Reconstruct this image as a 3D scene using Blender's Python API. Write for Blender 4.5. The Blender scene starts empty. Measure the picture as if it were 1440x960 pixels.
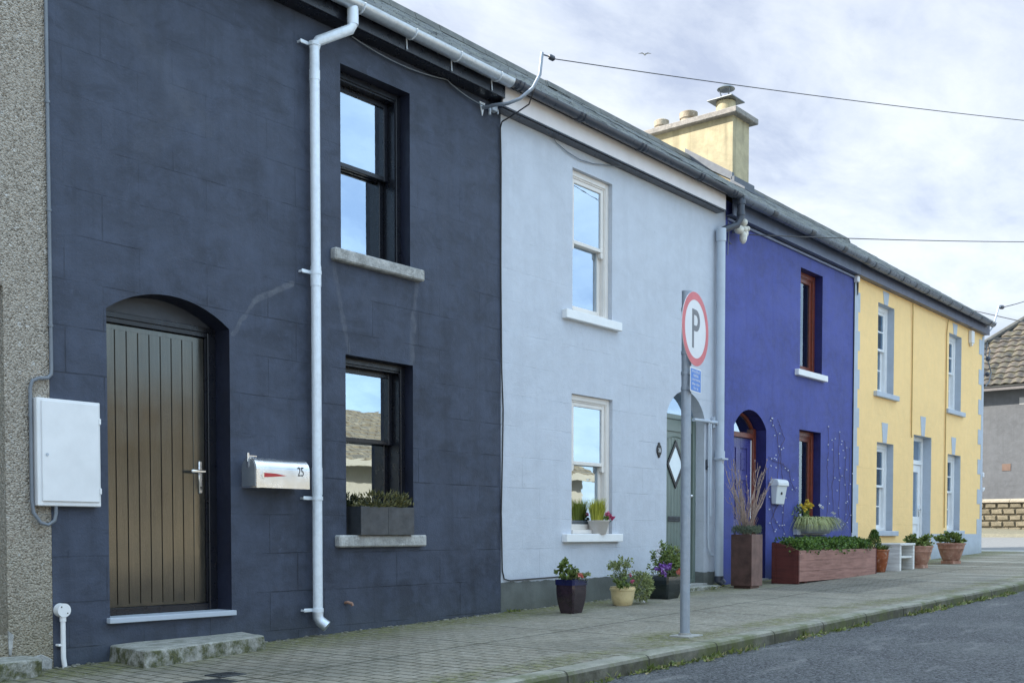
import bpy, bmesh, math, random
from math import sin, cos, pi, radians
from mathutils import Vector, Matrix, noise as mnoise
from mathutils.geometry import tessellate_polygon
R = random.Random(7)
scn = bpy.context.scene
COL = scn.collection

# ---------------------------------------------------------------- camera
# world: X runs along the street, the terrace front is the plane Y = 0, Z up (metres)
cam = bpy.data.cameras.new('camera'); camo = bpy.data.objects.new('camera', cam); COL.objects.link(camo)
cam.sensor_width = 36; cam.lens = 36 * 1542 / 1440
cam.shift_x = 0.0; cam.shift_y = 0.2249
cam.clip_end = 3000; cam.clip_start = 0.05
camo.location = (0, -6.97, 0.983)
camo.rotation_euler = (radians(90 - 2.0), 0, radians(-(90 - 39.364)))
scn.camera = camo

# ---------------------------------------------------------------- light and sky
SUN_EL, SUN_AZ = radians(32), radians(-40)          # azimuth from +Y towards +X
sd = Vector((sin(SUN_AZ) * cos(SUN_EL), cos(SUN_AZ) * cos(SUN_EL), sin(SUN_EL)))
sl = bpy.data.lights.new('sun', 'SUN'); sl.energy = 3.0; sl.angle = radians(0.8); sl.color = (1, .93, .82)
so = bpy.data.objects.new('sun', sl); COL.objects.link(so); so.rotation_euler = sd.to_track_quat('Z', 'Y').to_euler()
so.location = (0, 0, 30)
scn.view_settings.view_transform = 'Standard'; scn.view_settings.look = 'None'
scn.view_settings.gamma = 1; scn.view_settings.use_curve_mapping = False
scn.view_settings.exposure = 1.82
world = bpy.data.worlds.new('World'); scn.world = world; world.use_nodes = True
wt = world.node_tree; wt.nodes.clear()
def wn(t, **k):
    n = wt.nodes.new(t)
    for a, b in k.items(): setattr(n, a, b)
    return n
wo = wn('ShaderNodeOutputWorld'); bg = wn('ShaderNodeBackground'); bg.inputs[1].default_value = 0.10
sky = wn('ShaderNodeTexSky', sky_type='NISHITA'); sky.sun_disc = False
sky.sun_elevation = SUN_EL; sky.sun_rotation = SUN_AZ % (2 * pi); sky.altitude = 20
tc = wn('ShaderNodeTexCoord'); sp = wn('ShaderNodeSeparateXYZ'); wt.links.new(tc.outputs['Generated'], sp.inputs[0])
def wm(op, a, b=None, c=None):
    n = wn('ShaderNodeMath', operation=op)
    for i, v in enumerate((a, b, c)):
        if v is None: continue
        if hasattr(v, 'links') or hasattr(v, 'node'): wt.links.new(v, n.inputs[i])
        else: n.inputs[i].default_value = v
    return n.outputs[0]
zz = wm('ADD', wm('ABSOLUTE', sp.outputs[2]), 0.22)
cx = wm('DIVIDE', sp.outputs[0], zz); cy = wm('DIVIDE', sp.outputs[1], zz)
cb = wn('ShaderNodeCombineXYZ'); wt.links.new(cx, cb.inputs[0]); wt.links.new(cy, cb.inputs[1])
def wnoise(scale, detail, rough, dist, sc):
    mp = wn('ShaderNodeMapping'); mp.inputs['Scale'].default_value = sc; wt.links.new(cb.outputs[0], mp.inputs[0])
    mp.inputs['Rotation'].default_value = (0, 0, radians(35))
    n = wn('ShaderNodeTexNoise'); n.inputs['Scale'].default_value = scale; n.inputs['Detail'].default_value = detail
    n.inputs['Roughness'].default_value = rough; n.inputs['Distortion'].default_value = dist
    wt.links.new(mp.outputs[0], n.inputs['Vector']); return n.outputs['Fac']
n1 = wnoise(1.5, 9, .60, .5, (1, 1.4, 1)); n2 = wnoise(4.4, 8, .62, .35, (1, 1.6, 1))
nn = wm('ADD', wm('MULTIPLY', n1, .66), wm('MULTIPLY', n2, .34))
rm = wn('ShaderNodeValToRGB'); wt.links.new(nn, rm.inputs[0])
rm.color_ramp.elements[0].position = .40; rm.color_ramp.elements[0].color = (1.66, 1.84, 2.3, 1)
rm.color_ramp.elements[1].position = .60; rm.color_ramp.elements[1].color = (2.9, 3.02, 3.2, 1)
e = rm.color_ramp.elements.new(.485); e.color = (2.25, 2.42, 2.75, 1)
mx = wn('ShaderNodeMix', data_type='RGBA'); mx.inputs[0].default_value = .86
wt.links.new(sky.outputs[0], mx.inputs[6]); wt.links.new(rm.outputs[0], mx.inputs[7])

# an overcast sky is brightest overhead; this boost, bluish behind the camera, is added to light the house fronts
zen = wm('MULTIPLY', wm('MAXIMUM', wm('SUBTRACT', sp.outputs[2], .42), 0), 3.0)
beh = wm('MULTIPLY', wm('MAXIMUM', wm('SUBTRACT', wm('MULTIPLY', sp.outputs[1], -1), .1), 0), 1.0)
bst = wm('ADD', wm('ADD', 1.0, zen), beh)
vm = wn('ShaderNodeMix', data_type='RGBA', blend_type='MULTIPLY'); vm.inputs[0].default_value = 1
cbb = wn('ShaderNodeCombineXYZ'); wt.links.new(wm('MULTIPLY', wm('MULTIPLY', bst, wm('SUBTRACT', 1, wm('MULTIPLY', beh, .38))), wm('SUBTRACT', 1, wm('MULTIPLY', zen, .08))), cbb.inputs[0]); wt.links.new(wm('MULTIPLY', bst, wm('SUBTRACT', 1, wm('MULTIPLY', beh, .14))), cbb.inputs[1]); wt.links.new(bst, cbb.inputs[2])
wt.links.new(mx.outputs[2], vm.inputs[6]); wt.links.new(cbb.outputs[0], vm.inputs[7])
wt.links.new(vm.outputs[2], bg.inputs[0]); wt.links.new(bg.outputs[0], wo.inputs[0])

# ---------------------------------------------------------------- object helpers
def tag(o, label=None, cat=None, group=None, kind=None):
    if label: o['label'] = label
    if cat: o['category'] = cat
    if group: o['group'] = group
    if kind: o['kind'] = kind
    return o
def thing(name, loc, label, cat, group=None):
    o = bpy.data.objects.new(name, None); o.empty_display_size = .2; COL.objects.link(o); o.location = loc
    return tag(o, label, cat, group)
def wloc(o):
    v = Vector((0, 0, 0))
    while o is not None: v += o.location; o = o.parent
    return v
def link(name, me, parent=None):
    o = bpy.data.objects.new(name, me); COL.objects.link(o)
    if parent is not None: o.parent = parent
    return o
class MB:
    "collects shapes in world metres; build() links them as one mesh object"
    def __init__(s): s.v = []; s.f = []; s.m = []; s.t = []; s.s = []
    def add(s, vs, fs, mi=0, tone=.5, smooth=False, M=None):
        b = len(s.v)
        s.v += [tuple(M @ Vector(p)) if M is not None else tuple(p) for p in vs]
        for f in fs: s.f.append([b + i for i in f]); s.m.append(mi); s.t.append(tone); s.s.append(smooth)
        return s
    def box(s, x0, x1, y0, y1, z0, z1, bev=0, mi=0, M=None, tone=.5):
        vs = [(x, y, z) for x in (x0, x1) for y in (y0, y1) for z in (z0, z1)]
        fs = [(0, 1, 3, 2), (4, 6, 7, 5), (0, 4, 5, 1), (2, 3, 7, 6), (0, 2, 6, 4), (1, 5, 7, 3)]
        if bev > 0: return s.hull(vs, fs, bev, mi, M, tone)
        return s.add(vs, fs, mi, tone, False, M)
    def hull(s, vs, fs, bev, mi=0, M=None, tone=.5, seg=1):
        bm = bmesh.new(); q = [bm.verts.new(v) for v in vs]
        for f in fs: bm.faces.new([q[i] for i in f])
        bmesh.ops.recalc_face_normals(bm, faces=bm.faces)
        bmesh.ops.bevel(bm, geom=list(bm.edges), offset=bev, segments=seg, affect='EDGES', profile=.5)
        bm.verts.index_update()
        s.add([v.co.copy() for v in bm.verts], [[v.index for v in f.verts] for f in bm.faces], mi, tone, False, M)
        bm.free(); return s
    def prism(s, poly, d0, d1, axis='y', bev=0, mi=0, M=None, tone=.5):
        "poly in the plane across the axis: y -> (x,z), z -> (x,y), x -> (y,z)"
        def P(a, b, d): return {'y': (a, d, b), 'z': (a, b, d), 'x': (d, a, b)}[axis]
        n = len(poly); vs = [P(a, b, d0) for a, b in poly] + [P(a, b, d1) for a, b in poly]
        fs = [list(range(n)), list(range(2 * n - 1, n - 1, -1))] + [[i, i + n, (i + 1) % n + n, (i + 1) % n] for i in range(n)]
        if bev: return s.hull(vs, fs, bev, mi, M, tone)
        return s.add(vs, fs, mi, tone, False, M)
    def tube(s, pts, r, seg=8, mi=0, cap=True, M=None, tone=.5):
        pts = [Vector(p) for p in pts]; rs = r if isinstance(r, (list, tuple)) else [r] * len(pts)
        vs = []; fs = []; prev = None
        for i, p in enumerate(pts):
            d = (pts[min(i + 1, len(pts) - 1)] - pts[max(i - 1, 0)]).normalized()
            u = d.orthogonal().normalized() if prev is None else (prev - d * prev.dot(d)).normalized()
            prev = u; w = d.cross(u)
            k = 1.0
            if 0 < i < len(pts) - 1:
                a = (pts[i] - pts[i - 1]).normalized(); c = max(.5, a.dot(d)); k = 1 / c if c < .99 else 1
            for j in range(seg):
                an = 2 * pi * j / seg; vs.append(p + (u * cos(an) + w * sin(an)) * rs[i])
        for i in range(len(pts) - 1):
            for j in range(seg):
                a = i * seg + j; b = i * seg + (j + 1) % seg; fs.append((a, b, b + seg, a + seg))
        s.add(vs, fs, mi, tone, True, M)
        if cap:
            s.add(vs[:seg], [list(range(seg - 1, -1, -1))], mi, tone, False, M); s.add(vs[-seg:], [list(range(seg))], mi, tone, False, M)
        return s
    def lathe(s, prof, c, seg=32, mi=0, M=None, tone=.5, wob=0):
        "prof = [(r, z)...]"
        vs = []; fs = []; n = len(prof)
        for j in range(seg):
            a = 2 * pi * j / seg
            for r, z in prof: vs.append((c[0] + r * cos(a), c[1] + r * sin(a), c[2] + z))
        for j in range(seg):
            for i in range(n - 1):
                a = j * n + i; b = ((j + 1) % seg) * n + i; fs.append((a, b, b + 1, a + 1))
        return s.add(vs, fs, mi, tone, True, M)
    def sphere(s, c, r, seg=8, rings=5, mi=0, M=None, tone=.5, sc=(1, 1, 1)):
        vs = []; fs = []
        for i in range(rings + 1):
            t = pi * i / rings
            for j in range(seg):
                a = 2 * pi * j / seg; vs.append((c[0] + r * sc[0] * sin(t) * cos(a), c[1] + r * sc[1] * sin(t) * sin(a), c[2] + r * sc[2] * cos(t)))
        for i in range(rings):
            for j in range(seg):
                a = i * seg + j; b = i * seg + (j + 1) % seg; fs.append((a, a + seg, b + seg, b))
        return s.add(vs, fs, mi, tone, True, M)
    def leaf(s, p, d, up, L, Wd, tone=.5, mi=0, bend=.25):
        "one leaf: four faces folded along its midrib"
        d = d.normalized(); w = d.cross(up)
        if w.length < 1e-4: w = d.orthogonal()
        w.normalize(); n = w.cross(d)
        a = p; m = p + d * L * .5 + n * L * bend * .3; t = p + d * L + n * (-L * bend * .35)
        l = p + d * L * .45 + w * Wd * .5 + n * Wd * .18; r = p + d * L * .45 - w * Wd * .5 + n * Wd * .18
        return s.add([a, l, m, r, t], [(0, 2, 1), (0, 3, 2), (1, 2, 4), (2, 3, 4)], mi, tone)
    def blade(s, pts, w, tone=.5, mi=0):
        vs = []; n = len(pts)
        for i, p in enumerate(pts):
            d = (pts[min(i + 1, n - 1)] - pts[max(i - 1, 0)]); q = d.cross(Vector((0, 0, 1)))
            if q.length < 1e-5: q = Vector((1, 0, 0))
            q.normalize(); k = w * (1 - (i / (n - 1)) ** 1.6) + .0005
            vs += [p + q * k * .5, p - q * k * .5]
        return s.add(vs, [(2 * i, 2 * i + 2, 2 * i + 3, 2 * i + 1) for i in range(n - 1)], mi, tone)
    def build(s, name, mats, parent=None, M=None):
        off = wloc(parent) if parent is not None else Vector((0, 0, 0))
        me = bpy.data.meshes.new(name)
        vs = [(M @ Vector(p) if M is not None else Vector(p)) - off for p in s.v]
        me.from_pydata(vs, [], s.f)
        if not isinstance(mats, (list, tuple)): mats = [mats]
        for m in mats: me.materials.append(m)
        me.polygons.foreach_set('material_index', s.m); me.polygons.foreach_set('use_smooth', s.s)
        ca = me.color_attributes.new('tone', 'FLOAT_COLOR', 'CORNER')
        buf = []
        for p, t in zip(me.polygons, s.t): buf += [t, t, t, 1.0] * p.loop_total
        ca.data.foreach_set('color', buf)
        bm = bmesh.new(); bm.from_mesh(me)
        if all(len(f.verts) > 0 for f in bm.faces) and not s.__dict__.get('open'): bmesh.ops.recalc_face_normals(bm, faces=bm.faces)
        bm.to_mesh(me); bm.free()
        me.validate(); me.update()
        if any(s.s): me.set_sharp_from_angle(angle=radians(38))
        return link(name, me, parent)
def copy_tree(o, parent=None):
    c = o.copy(); COL.objects.link(c); c.parent = parent
    for ch in [q for q in bpy.data.objects if q.parent is o]: copy_tree(ch, c)
    return c
def text(name, body, size, mat, parent, M, xs=1.0, ext=.0008, align='CENTER'):
    cu = bpy.data.curves.new(name, 'FONT'); cu.body = body; cu.size = size; cu.extrude = ext
    cu.align_x = align; cu.align_y = 'CENTER'; cu.resolution_u = 3
    t = bpy.data.objects.new('t', cu); COL.objects.link(t); bpy.context.view_layer.update()
    me = bpy.data.meshes.new_from_object(t.evaluated_get(bpy.context.evaluated_depsgraph_get()))
    bpy.data.objects.remove(t); bpy.data.curves.remove(cu)
    me.name = name; me.transform(M @ Matrix.Diagonal((xs, 1, 1, 1))); me.transform(Matrix.Translation(-wloc(parent)))
    me.materials.clear(); me.materials.append(mat)
    return link(name, me, parent)
def fr(o, h):
    "frame with local x along unit h (horizontal), local y up, local z = outwards (to the viewer's side)"
    h = Vector(h).normalized(); u = Vector((0, 0, 1)); n = h.cross(u)
    m = Matrix((( h.x, u.x, n.x, o[0]), (h.y, u.y, n.y, o[1]), (h.z, u.z, n.z, o[2]), (0, 0, 0, 1))); return m

# ---------------------------------------------------------------- materials
class NT:
    def __init__(s, name):
        s.mat = bpy.data.materials.new(name); s.mat.use_nodes = True; s.t = s.mat.node_tree
        s.b = s.t.nodes['Principled BSDF']; s.out = s.t.nodes['Material Output']
        g = s.t.nodes.new('ShaderNodeNewGeometry'); s.pos = g.outputs['Position']; s.nrm = g.outputs['Normal']
        x = s.t.nodes.new('ShaderNodeSeparateXYZ'); s.t.links.new(s.pos, x.inputs[0]); s.x, s.y, s.z = x.outputs
    def n(s, typ, **k):
        q = s.t.nodes.new(typ)
        for a, b in k.items(): setattr(q, a, b)
        return q
    def set(s, sock, v):
        if hasattr(v, 'node'): s.t.links.new(v, sock)
        else: sock.default_value = v
    def m(s, op, a, b=0.0, c=0.0, clamp=False):
        q = s.n('ShaderNodeMath', operation=op, use_clamp=clamp)
        for i, v in enumerate((a, b, c)): s.set(q.inputs[i], v)
        return q.outputs[0]
    def noise(s, scale, detail=4, rough=.55, dist=0, vec=None, sc=None, loc=None):
        q = s.n('ShaderNodeTexNoise'); q.inputs['Scale'].default_value = scale; q.inputs['Detail'].default_value = detail
        q.inputs['Roughness'].default_value = rough; q.inputs['Distortion'].default_value = dist
        v = vec or s.pos
        if sc or loc:
            mp = s.n('ShaderNodeMapping'); s.t.links.new(v, mp.inputs[0])
            if sc: mp.inputs['Scale'].default_value = sc
            if loc: mp.inputs['Location'].default_value = loc
            v = mp.outputs[0]
        s.t.links.new(v, q.inputs['Vector']); return q.outputs['Fac']
    def voro(s, scale, feature='F1', vec=None, rnd=1):
        q = s.n('ShaderNodeTexVoronoi', feature=feature); q.inputs['Scale'].default_value = scale; q.inputs['Randomness'].default_value = rnd
        s.t.links.new(vec or s.pos, q.inputs['Vector']); return q
    def ramp(s, v, lo, hi, a=0.0, b=1.0):
        q = s.n('ShaderNodeMapRange'); q.clamp = True
        s.set(q.inputs[0], v)
        for i, k in enumerate((lo, hi, a, b)): q.inputs[i + 1].default_value = k
        return q.outputs[0]
    def mix(s, f, a, b, mode='MIX'):
        q = s.n('ShaderNodeMix', data_type='RGBA', blend_type=mode)
        s.set(q.inputs[0], f)
        for i, v in ((6, a), (7, b)):
            if not hasattr(v, 'node') and len(v) == 3: v = (*v, 1)
            s.set(q.inputs[i], v)
        return q.outputs[2]
    def comb(s, x, y, z=0.0):
        q = s.n('ShaderNodeCombineXYZ')
        for i, v in enumerate((x, y, z)): s.set(q.inputs[i], v)
        return q.outputs[0]
    def brick(s, vec, w, h, mortar, off=.5, smooth=.1):
        q = s.n('ShaderNodeTexBrick'); q.offset = off; q.inputs['Scale'].default_value = 1
        q.inputs['Brick Width'].default_value = w; q.inputs['Row Height'].default_value = h
        q.inputs['Mortar Size'].default_value = mortar; q.inputs['Mortar Smooth'].default_value = smooth
        q.inputs['Color1'].default_value = (0, 0, 0, 1); q.inputs['Color2'].default_value = (1, 1, 1, 1)
        s.t.links.new(vec, q.inputs['Vector']); return q.outputs['Fac'], q.outputs['Color']
    def bump(s, h, strength=.5, dist=.01, prev=None):
        q = s.n('ShaderNodeBump'); q.inputs['Strength'].default_value = strength; q.inputs['Distance'].default_value = dist
        s.set(q.inputs['Height'], h)
        if prev is not None: s.t.links.new(prev, q.inputs['Normal'])
        return q.outputs[0]
    def done(s, col=None, rough=None, normal=None, metal=None, spec=None, coat=None):
        if col is not None: s.set(s.b.inputs['Base Color'], (*col, 1) if not hasattr(col, 'node') and len(col) == 3 else col)
        if rough is not None: s.set(s.b.inputs['Roughness'], rough)
        if metal is not None: s.set(s.b.inputs['Metallic'], metal)
        if spec is not None: s.set(s.b.inputs['Specular IOR Level'], spec)
        if coat is not None: s.set(s.b.inputs['Coat Weight'], coat)
        if normal is not None: s.t.links.new(normal, s.b.inputs['Normal'])
        return s.mat
def c_mul(c, k): return tuple(min(1, x * k) for x in c)
def simple(name, col, rough=.5, metal=0, var=.12, sc=6, bump=.15, bsc=60, spec=.5, coat=None):
    t = NT(name); f = t.noise(sc, 5)
    c = t.mix(t.ramp(f, .3, .7), c_mul(col, 1 - var), c_mul(col, 1 + var))
    n = t.bump(t.noise(bsc, 3), bump, .003)
    r = t.ramp(t.noise(sc * 2.3, 3), .3, .7, max(.02, rough - .07), min(1, rough + .07))
    return t.done(c, r, n, metal, spec, coat)
def segdist(t, a, b, wob=.02):
    "distance in the wall plane to the segment a-b, with a ragged edge"
    ax, az = a; bx, bz = b; dx, dz = bx - ax, bz - az; L2 = dx * dx + dz * dz
    wn_ = t.m('MULTIPLY', t.m('SUBTRACT', t.noise(9, 3), .5), wob * 4)
    px = t.m('ADD', t.m('SUBTRACT', t.x, ax), wn_); pz = t.m('SUBTRACT', t.z, az)
    h = t.m('DIVIDE', t.m('ADD', t.m('MULTIPLY', px, dx), t.m('MULTIPLY', pz, dz)), L2, clamp=True)
    ex = t.m('SUBTRACT', px, t.m('MULTIPLY', h, dx)); ez = t.m('SUBTRACT', pz, t.m('MULTIPLY', h, dz))
    return t.m('SQRT', t.m('ADD', t.m('MULTIPLY', ex, ex), t.m('MULTIPLY', ez, ez)))
ROW = .3075; ROW0 = .52
def render_wall(name, col, var=.1, lines=1.0, patch=None, cracks=(), rough=.75, plinth=None, grime=.3, x_off=0.0, linecol=.62, streak=.25):
    t = NT(name)
    # each scored course wanders a little and fades out in places
    wz = t.m('MULTIPLY', t.m('SUBTRACT', t.noise(1.3, 2), .5), .016)
    v = t.comb(t.m('ADD', t.x, x_off), t.m('ADD', t.m('SUBTRACT', t.z, ROW0), wz))
    mort, _ = t.brick(v, .56, ROW, .005, smooth=.25)
    vis = t.m('MULTIPLY', t.ramp(t.noise(1.9, 5, .65, loc=(3, 0, 5)), .44, .60), t.ramp(t.z, 1.8, 4.2, 1, .35))
    ln = t.m('MULTIPLY', t.m('MULTIPLY', mort, vis), lines)
    big = t.noise(.9, 5, .6, .4); mid = t.noise(5.5, 6, .65); fin = t.noise(70, 3, .6)
    c = t.mix(t.ramp(big, .3, .72), c_mul(col, 1 - var), c_mul(col, 1 + var))
    c = t.mix(t.m('MULTIPLY', t.ramp(mid, .44, .70), .7), c, c_mul(col, 1 + 2.1 * var))
    tr = t.noise(1, 6, .7, .8, sc=(2.2, 2.2, 4.5), loc=(7, 1, 2)); c = t.mix(t.m('MULTIPLY', t.ramp(tr, .50, .66), .5), c, c_mul(col, 1 + 1.6 * var)); c = t.mix(t.m('MULTIPLY', t.ramp(tr, .46, .32), .5), c, c_mul(col, 1 - 1.3 * var))
    sc2 = t.noise(13, 5, .75, 1.0); c = t.mix(t.m('MULTIPLY', t.ramp(sc2, .60, .70), .4), c, c_mul(col, 1 + 2.6 * var))
    st = t.noise(1, 4, .6, sc=(6, 6, .55)); c = t.mix(t.m('MULTIPLY', t.ramp(st, .5, .75), streak), c, c_mul(col, 1 - 2.2 * var))
    spots = t.ramp(t.noise(24, 2, .5), .70, .78); c = t.mix(t.m('MULTIPLY', spots, .35), c, c_mul(col, .55))
    for a, b, w, k in cracks:
        d = segdist(t, a, b); q = t.ramp(d, w * .5, w, 1, 0)
        c = t.mix(t.m('MULTIPLY', q, t.ramp(t.noise(14, 3), .3, .65, .25 * k, k)), c, patch)
    c = t.mix(t.m('MULTIPLY', ln, 1 - linecol), c, c_mul(col, .35))
    # dirt splashed up from the pavement
    h = t.m('SUBTRACT', t.z, t.m('MULTIPLY', t.x, .0242))
    g = t.m('MULTIPLY', t.ramp(t.m('ADD', h, t.m('MULTIPLY', t.noise(6, 5), .35)), .12, .45, 1, 0), grime)
    c = t.mix(g, c, (.10, .115, .075))
    if plinth:
        e_ = t.m('ADD', t.z, t.m('MULTIPLY', t.m('SUBTRACT', t.noise(7, 4), .5), plinth[2]))
        pc = t.mix(t.ramp(t.noise(3, 5), .35, .65), c_mul(plinth[1], .75), c_mul(plinth[1], 1.2))
        pc = t.mix(t.m('MULTIPLY', g, .6), pc, (.07, .09, .05))
        c = t.mix(t.ramp(e_, plinth[0] - .004, plinth[0] + .004, 1, 0), c, pc)
    hgt = t.m('ADD', t.m('MULTIPLY', big, .6), t.m('ADD', t.m('MULTIPLY', mid, .35), t.m('MULTIPLY', fin, .12)))
    n = t.bump(hgt, .8, .03); n = t.bump(t.m('MULTIPLY', ln, -1), .9, .006, n)
    return t.done(c, t.ramp(mid, .3, .7, rough - .1, rough + .08), n, spec=.3)

DARK = (.043, .053, .080)
m_dark = render_wall('charcoal_render', DARK, .33, .9, patch=(.115, .125, .15), x_off=.12, grime=.12, linecol=.3, streak=.3, rough=.62,
    cracks=[((5.15, 2.50), (5.35, 2.78), .022, .8), ((5.35, 2.78), (5.72, 2.98), .03, .8), ((6.16, 3.22), (6.28, 2.7), .03, .45), ((6.28, 2.7), (6.33, 2.52), .03, .4),
            ((7.15, 3.25), (7.10, 2.9), .03, .6), ((7.10, 2.9), (7.08, 2.5), .04, .55), ((4.3, 4.55), (4.9, 4.0), .12, .14), ((4.7, 4.1), (4.4, 3.7), .14, .12)])
m_grey = render_wall('pale_grey_render', (.50, .535, .60), .06, .5, linecol=.8, plinth=(.50, (.12, .13, .125), .05), grime=.22, x_off=.3, streak=.4, rough=.6)
m_purple = render_wall('violet_blue_render', (.060, .074, .262), .2, .25, linecol=.5, grime=.35, streak=.3, rough=.6)
m_yellow = render_wall('yellow_render', (.92, .635, .29), .035, .4, linecol=.8, grime=.1, x_off=.2, rough=.7)
m_trim = render_wall('blue_grey_paint', (.44, .49, .56), .06, .15, linecol=.8, grime=.25, rough=.6)
m_side = simple('gable_render', (.30, .30, .29), .85, var=.2, sc=2)
m_darkpaint = simple('black_satin_paint', (.007, .008, .013), .3, var=.2)
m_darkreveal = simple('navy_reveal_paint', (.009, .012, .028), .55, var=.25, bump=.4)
m_tymp = simple('charcoal_panel_paint', (.045, .052, .068), .45, var=.18, bump=.3)
m_white = simple('white_paint', (.78, .79, .80), .35, var=.04)
m_offwhite = simple('ivory_window_frame', (.72, .68, .64), .35, var=.04)
m_upvc = simple('black_plastic', (.042, .050, .07), .32, var=.2)
m_greenpaint = None
m_redwood = simple('red_brown_joinery', (.15, .032, .016), .35, var=.25, sc=20)
m_purpledoor = simple('violet_door_paint', (.045, .045, .20), .3, var=.15)
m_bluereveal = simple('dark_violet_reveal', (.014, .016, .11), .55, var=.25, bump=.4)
m_chrome = simple('brushed_steel', (.75, .76, .78), .22, 1, var=.05)
m_silvermail = None
m_interior = simple('dim_interior', (.05, .05, .055), .9)
m_curtain = simple('net_curtain', (.42, .44, .47), .9, var=.2, sc=30)
m_cable = simple('black_cable', (.02, .02, .022), .5)
m_gcable = simple('grey_cable', (.16, .18, .21), .5)
m_pale = simple('pale_grey_plastic', (.42, .47, .54), .45, var=.06)
m_whiteplastic = simple('white_plastic', (.75, .76, .78), .4, var=.05)
m_terra = None

def galv(name, base=(.55, .60, .66), rough=.38, metal=.75):
    t = NT(name); v = t.voro(38); f = t.noise(7, 5)
    c = t.mix(t.ramp(v.outputs['Color'], .2, .8), c_mul(base, .96), c_mul(base, 1.04))
    c = t.mix(t.m('MULTIPLY', t.ramp(f, .55, .8), .45), c, c_mul(base, .6))
    st = t.ramp(t.noise(1, 4, sc=(30, 30, 1.6)), .52, .72); c = t.mix(t.m('MULTIPLY', st, .2), c, c_mul(base, .62))
    return t.done(c, t.ramp(f, .3, .7, rough - .08, rough + .14), t.bump(t.noise(45, 3), .12, .003), metal)
m_galv = galv('galvanised_steel')
m_galvpaint = galv('white_galvanised_pipe', (.70, .76, .83), .42, .2)
m_post = galv('dull_galvanised_post', (.33, .38, .45), .5, .45)

def stone(name, a, b, moss=.0, spk=.5, mossz=None):
    t = NT(name); f = t.noise(9, 6, .65); g = t.noise(60, 3, .6); v = t.noise(22, 4)
    c = t.mix(t.ramp(f, .36, .64), a, b)
    c = t.mix(t.m('MULTIPLY', t.ramp(g, .52, .68), spk), c, c_mul(a, .45))
    c = t.mix(t.m('MULTIPLY', t.ramp(v, .6, .72), .6), c, c_mul(b, 1.35))
    if moss:
        up = t.n('ShaderNodeSeparateXYZ'); t.t.links.new(t.nrm, up.inputs[0])
        sidef = t.ramp(up.outputs[2], .2, .8, 1, .35)
        mm = t.m('MULTIPLY', t.m('MULTIPLY', t.ramp(t.noise(11, 6, .7), .40, .58), sidef), moss)
        c = t.mix(mm, c, t.mix(t.ramp(t.noise(50, 2), .3, .7), (.03, .038, .01), (.09, .095, .03)))
    return t.done(c, .85, t.bump(t.m('ADD', t.m('MULTIPLY', f, 1), t.m('MULTIPLY', g, .35)), .9, .012))
m_sill = stone('weathered_granite_sill', (.26, .26, .25), (.46, .46, .45))
m_step = stone('mossy_stone', (.24, .24, .22), (.42, .42, .39), moss=.95)
m_concrete = stone('concrete', (.30, .30, .29), (.40, .40, .38), spk=.25)

def pebbledash():
    t = NT('pebbledash'); v = t.voro(85); w = t.voro(55)
    c = t.mix(t.ramp(v.outputs['Color'], .15, .85), (.22, .19, .155), (.56, .51, .44))
    c = t.mix(t.m('MULTIPLY', t.ramp(w.outputs['Color'], .86, .93), .7), c, (.68, .67, .65))
    c = t.mix(t.ramp(t.noise(1.4, 4), .35, .7, 0, .55), c, (.42, .37, .31))
    h = t.m('ADD', t.z, t.m('MULTIPLY', t.noise(2, 4), .9)); c = t.mix(t.ramp(h, .4, 1.6, .55, 0), c, (.22, .20, .12))
    return t.done(c, .9, t.bump(t.m('MULTIPLY', v.outputs['Distance'], -1), .9, .02))
m_pebble = pebbledash()

def slate():
    t = NT('slate_roofing')
    v = t.comb(t.x, t.m('MULTIPLY', t.y, 1.2)); mo, cc = t.brick(v, .28, .22, .006)
    c = t.mix(cc, (.12, .135, .15), (.22, .24, .255))
    c = t.mix(t.m('MULTIPLY', t.ramp(t.noise(5, 6, .7), .45, .65), .7), c, (.27, .285, .24))
    c = t.mix(t.m('MULTIPLY', mo, .8), c, (.025, .028, .03))
    row = t.m('FRACT', t.m('DIVIDE', t.m('MULTIPLY', t.y, 1.2), .22))
    return t.done(c, .6, t.bump(t.m('ADD', t.m('MULTIPLY', row, -1), t.m('MULTIPLY', mo, -.6)), .8, .02), spec=.5)
m_slate = slate()

def glass(name='window_glass', refl=.52):
    t = NT(name); t.t.nodes.remove(t.b)
    g = t.n('ShaderNodeBsdfGlossy'); g.inputs['Roughness'].default_value = .012; g.inputs['Color'].default_value = (.74, .87, 1, 1)
    tr = t.n('ShaderNodeBsdfTransparent'); tr.inputs['Color'].default_value = (.75, .8, .82, 1)
    n = t.bump(t.noise(3.4, 2, .45, .3, sc=(1, 1, 2.2)), .003, .1); t.t.links.new(n, g.inputs['Normal'])
    lw = t.n('ShaderNodeFresnel'); lw.inputs['IOR'].default_value = 1.6
    f = t.m('ADD', t.m('MULTIPLY', lw.outputs[0], 1.1), refl, clamp=True)
    mxs = t.n('ShaderNodeMixShader'); t.t.links.new(f, mxs.inputs[0]); t.t.links.new(tr.outputs[0], mxs.inputs[1]); t.t.links.new(g.outputs[0], mxs.inputs[2])
    t.t.links.new(mxs.outputs[0], t.out.inputs[0]); return t.mat
m_glass = glass(); m_glassdim = glass('dim_window_glass', .12)
def pglass():
    t = NT('frosted_door_glass'); return t.done((.72, .80, .84), .12, t.bump(t.voro(60).outputs['Distance'], .3, .004), spec=.9)
m_frost = pglass()

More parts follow.
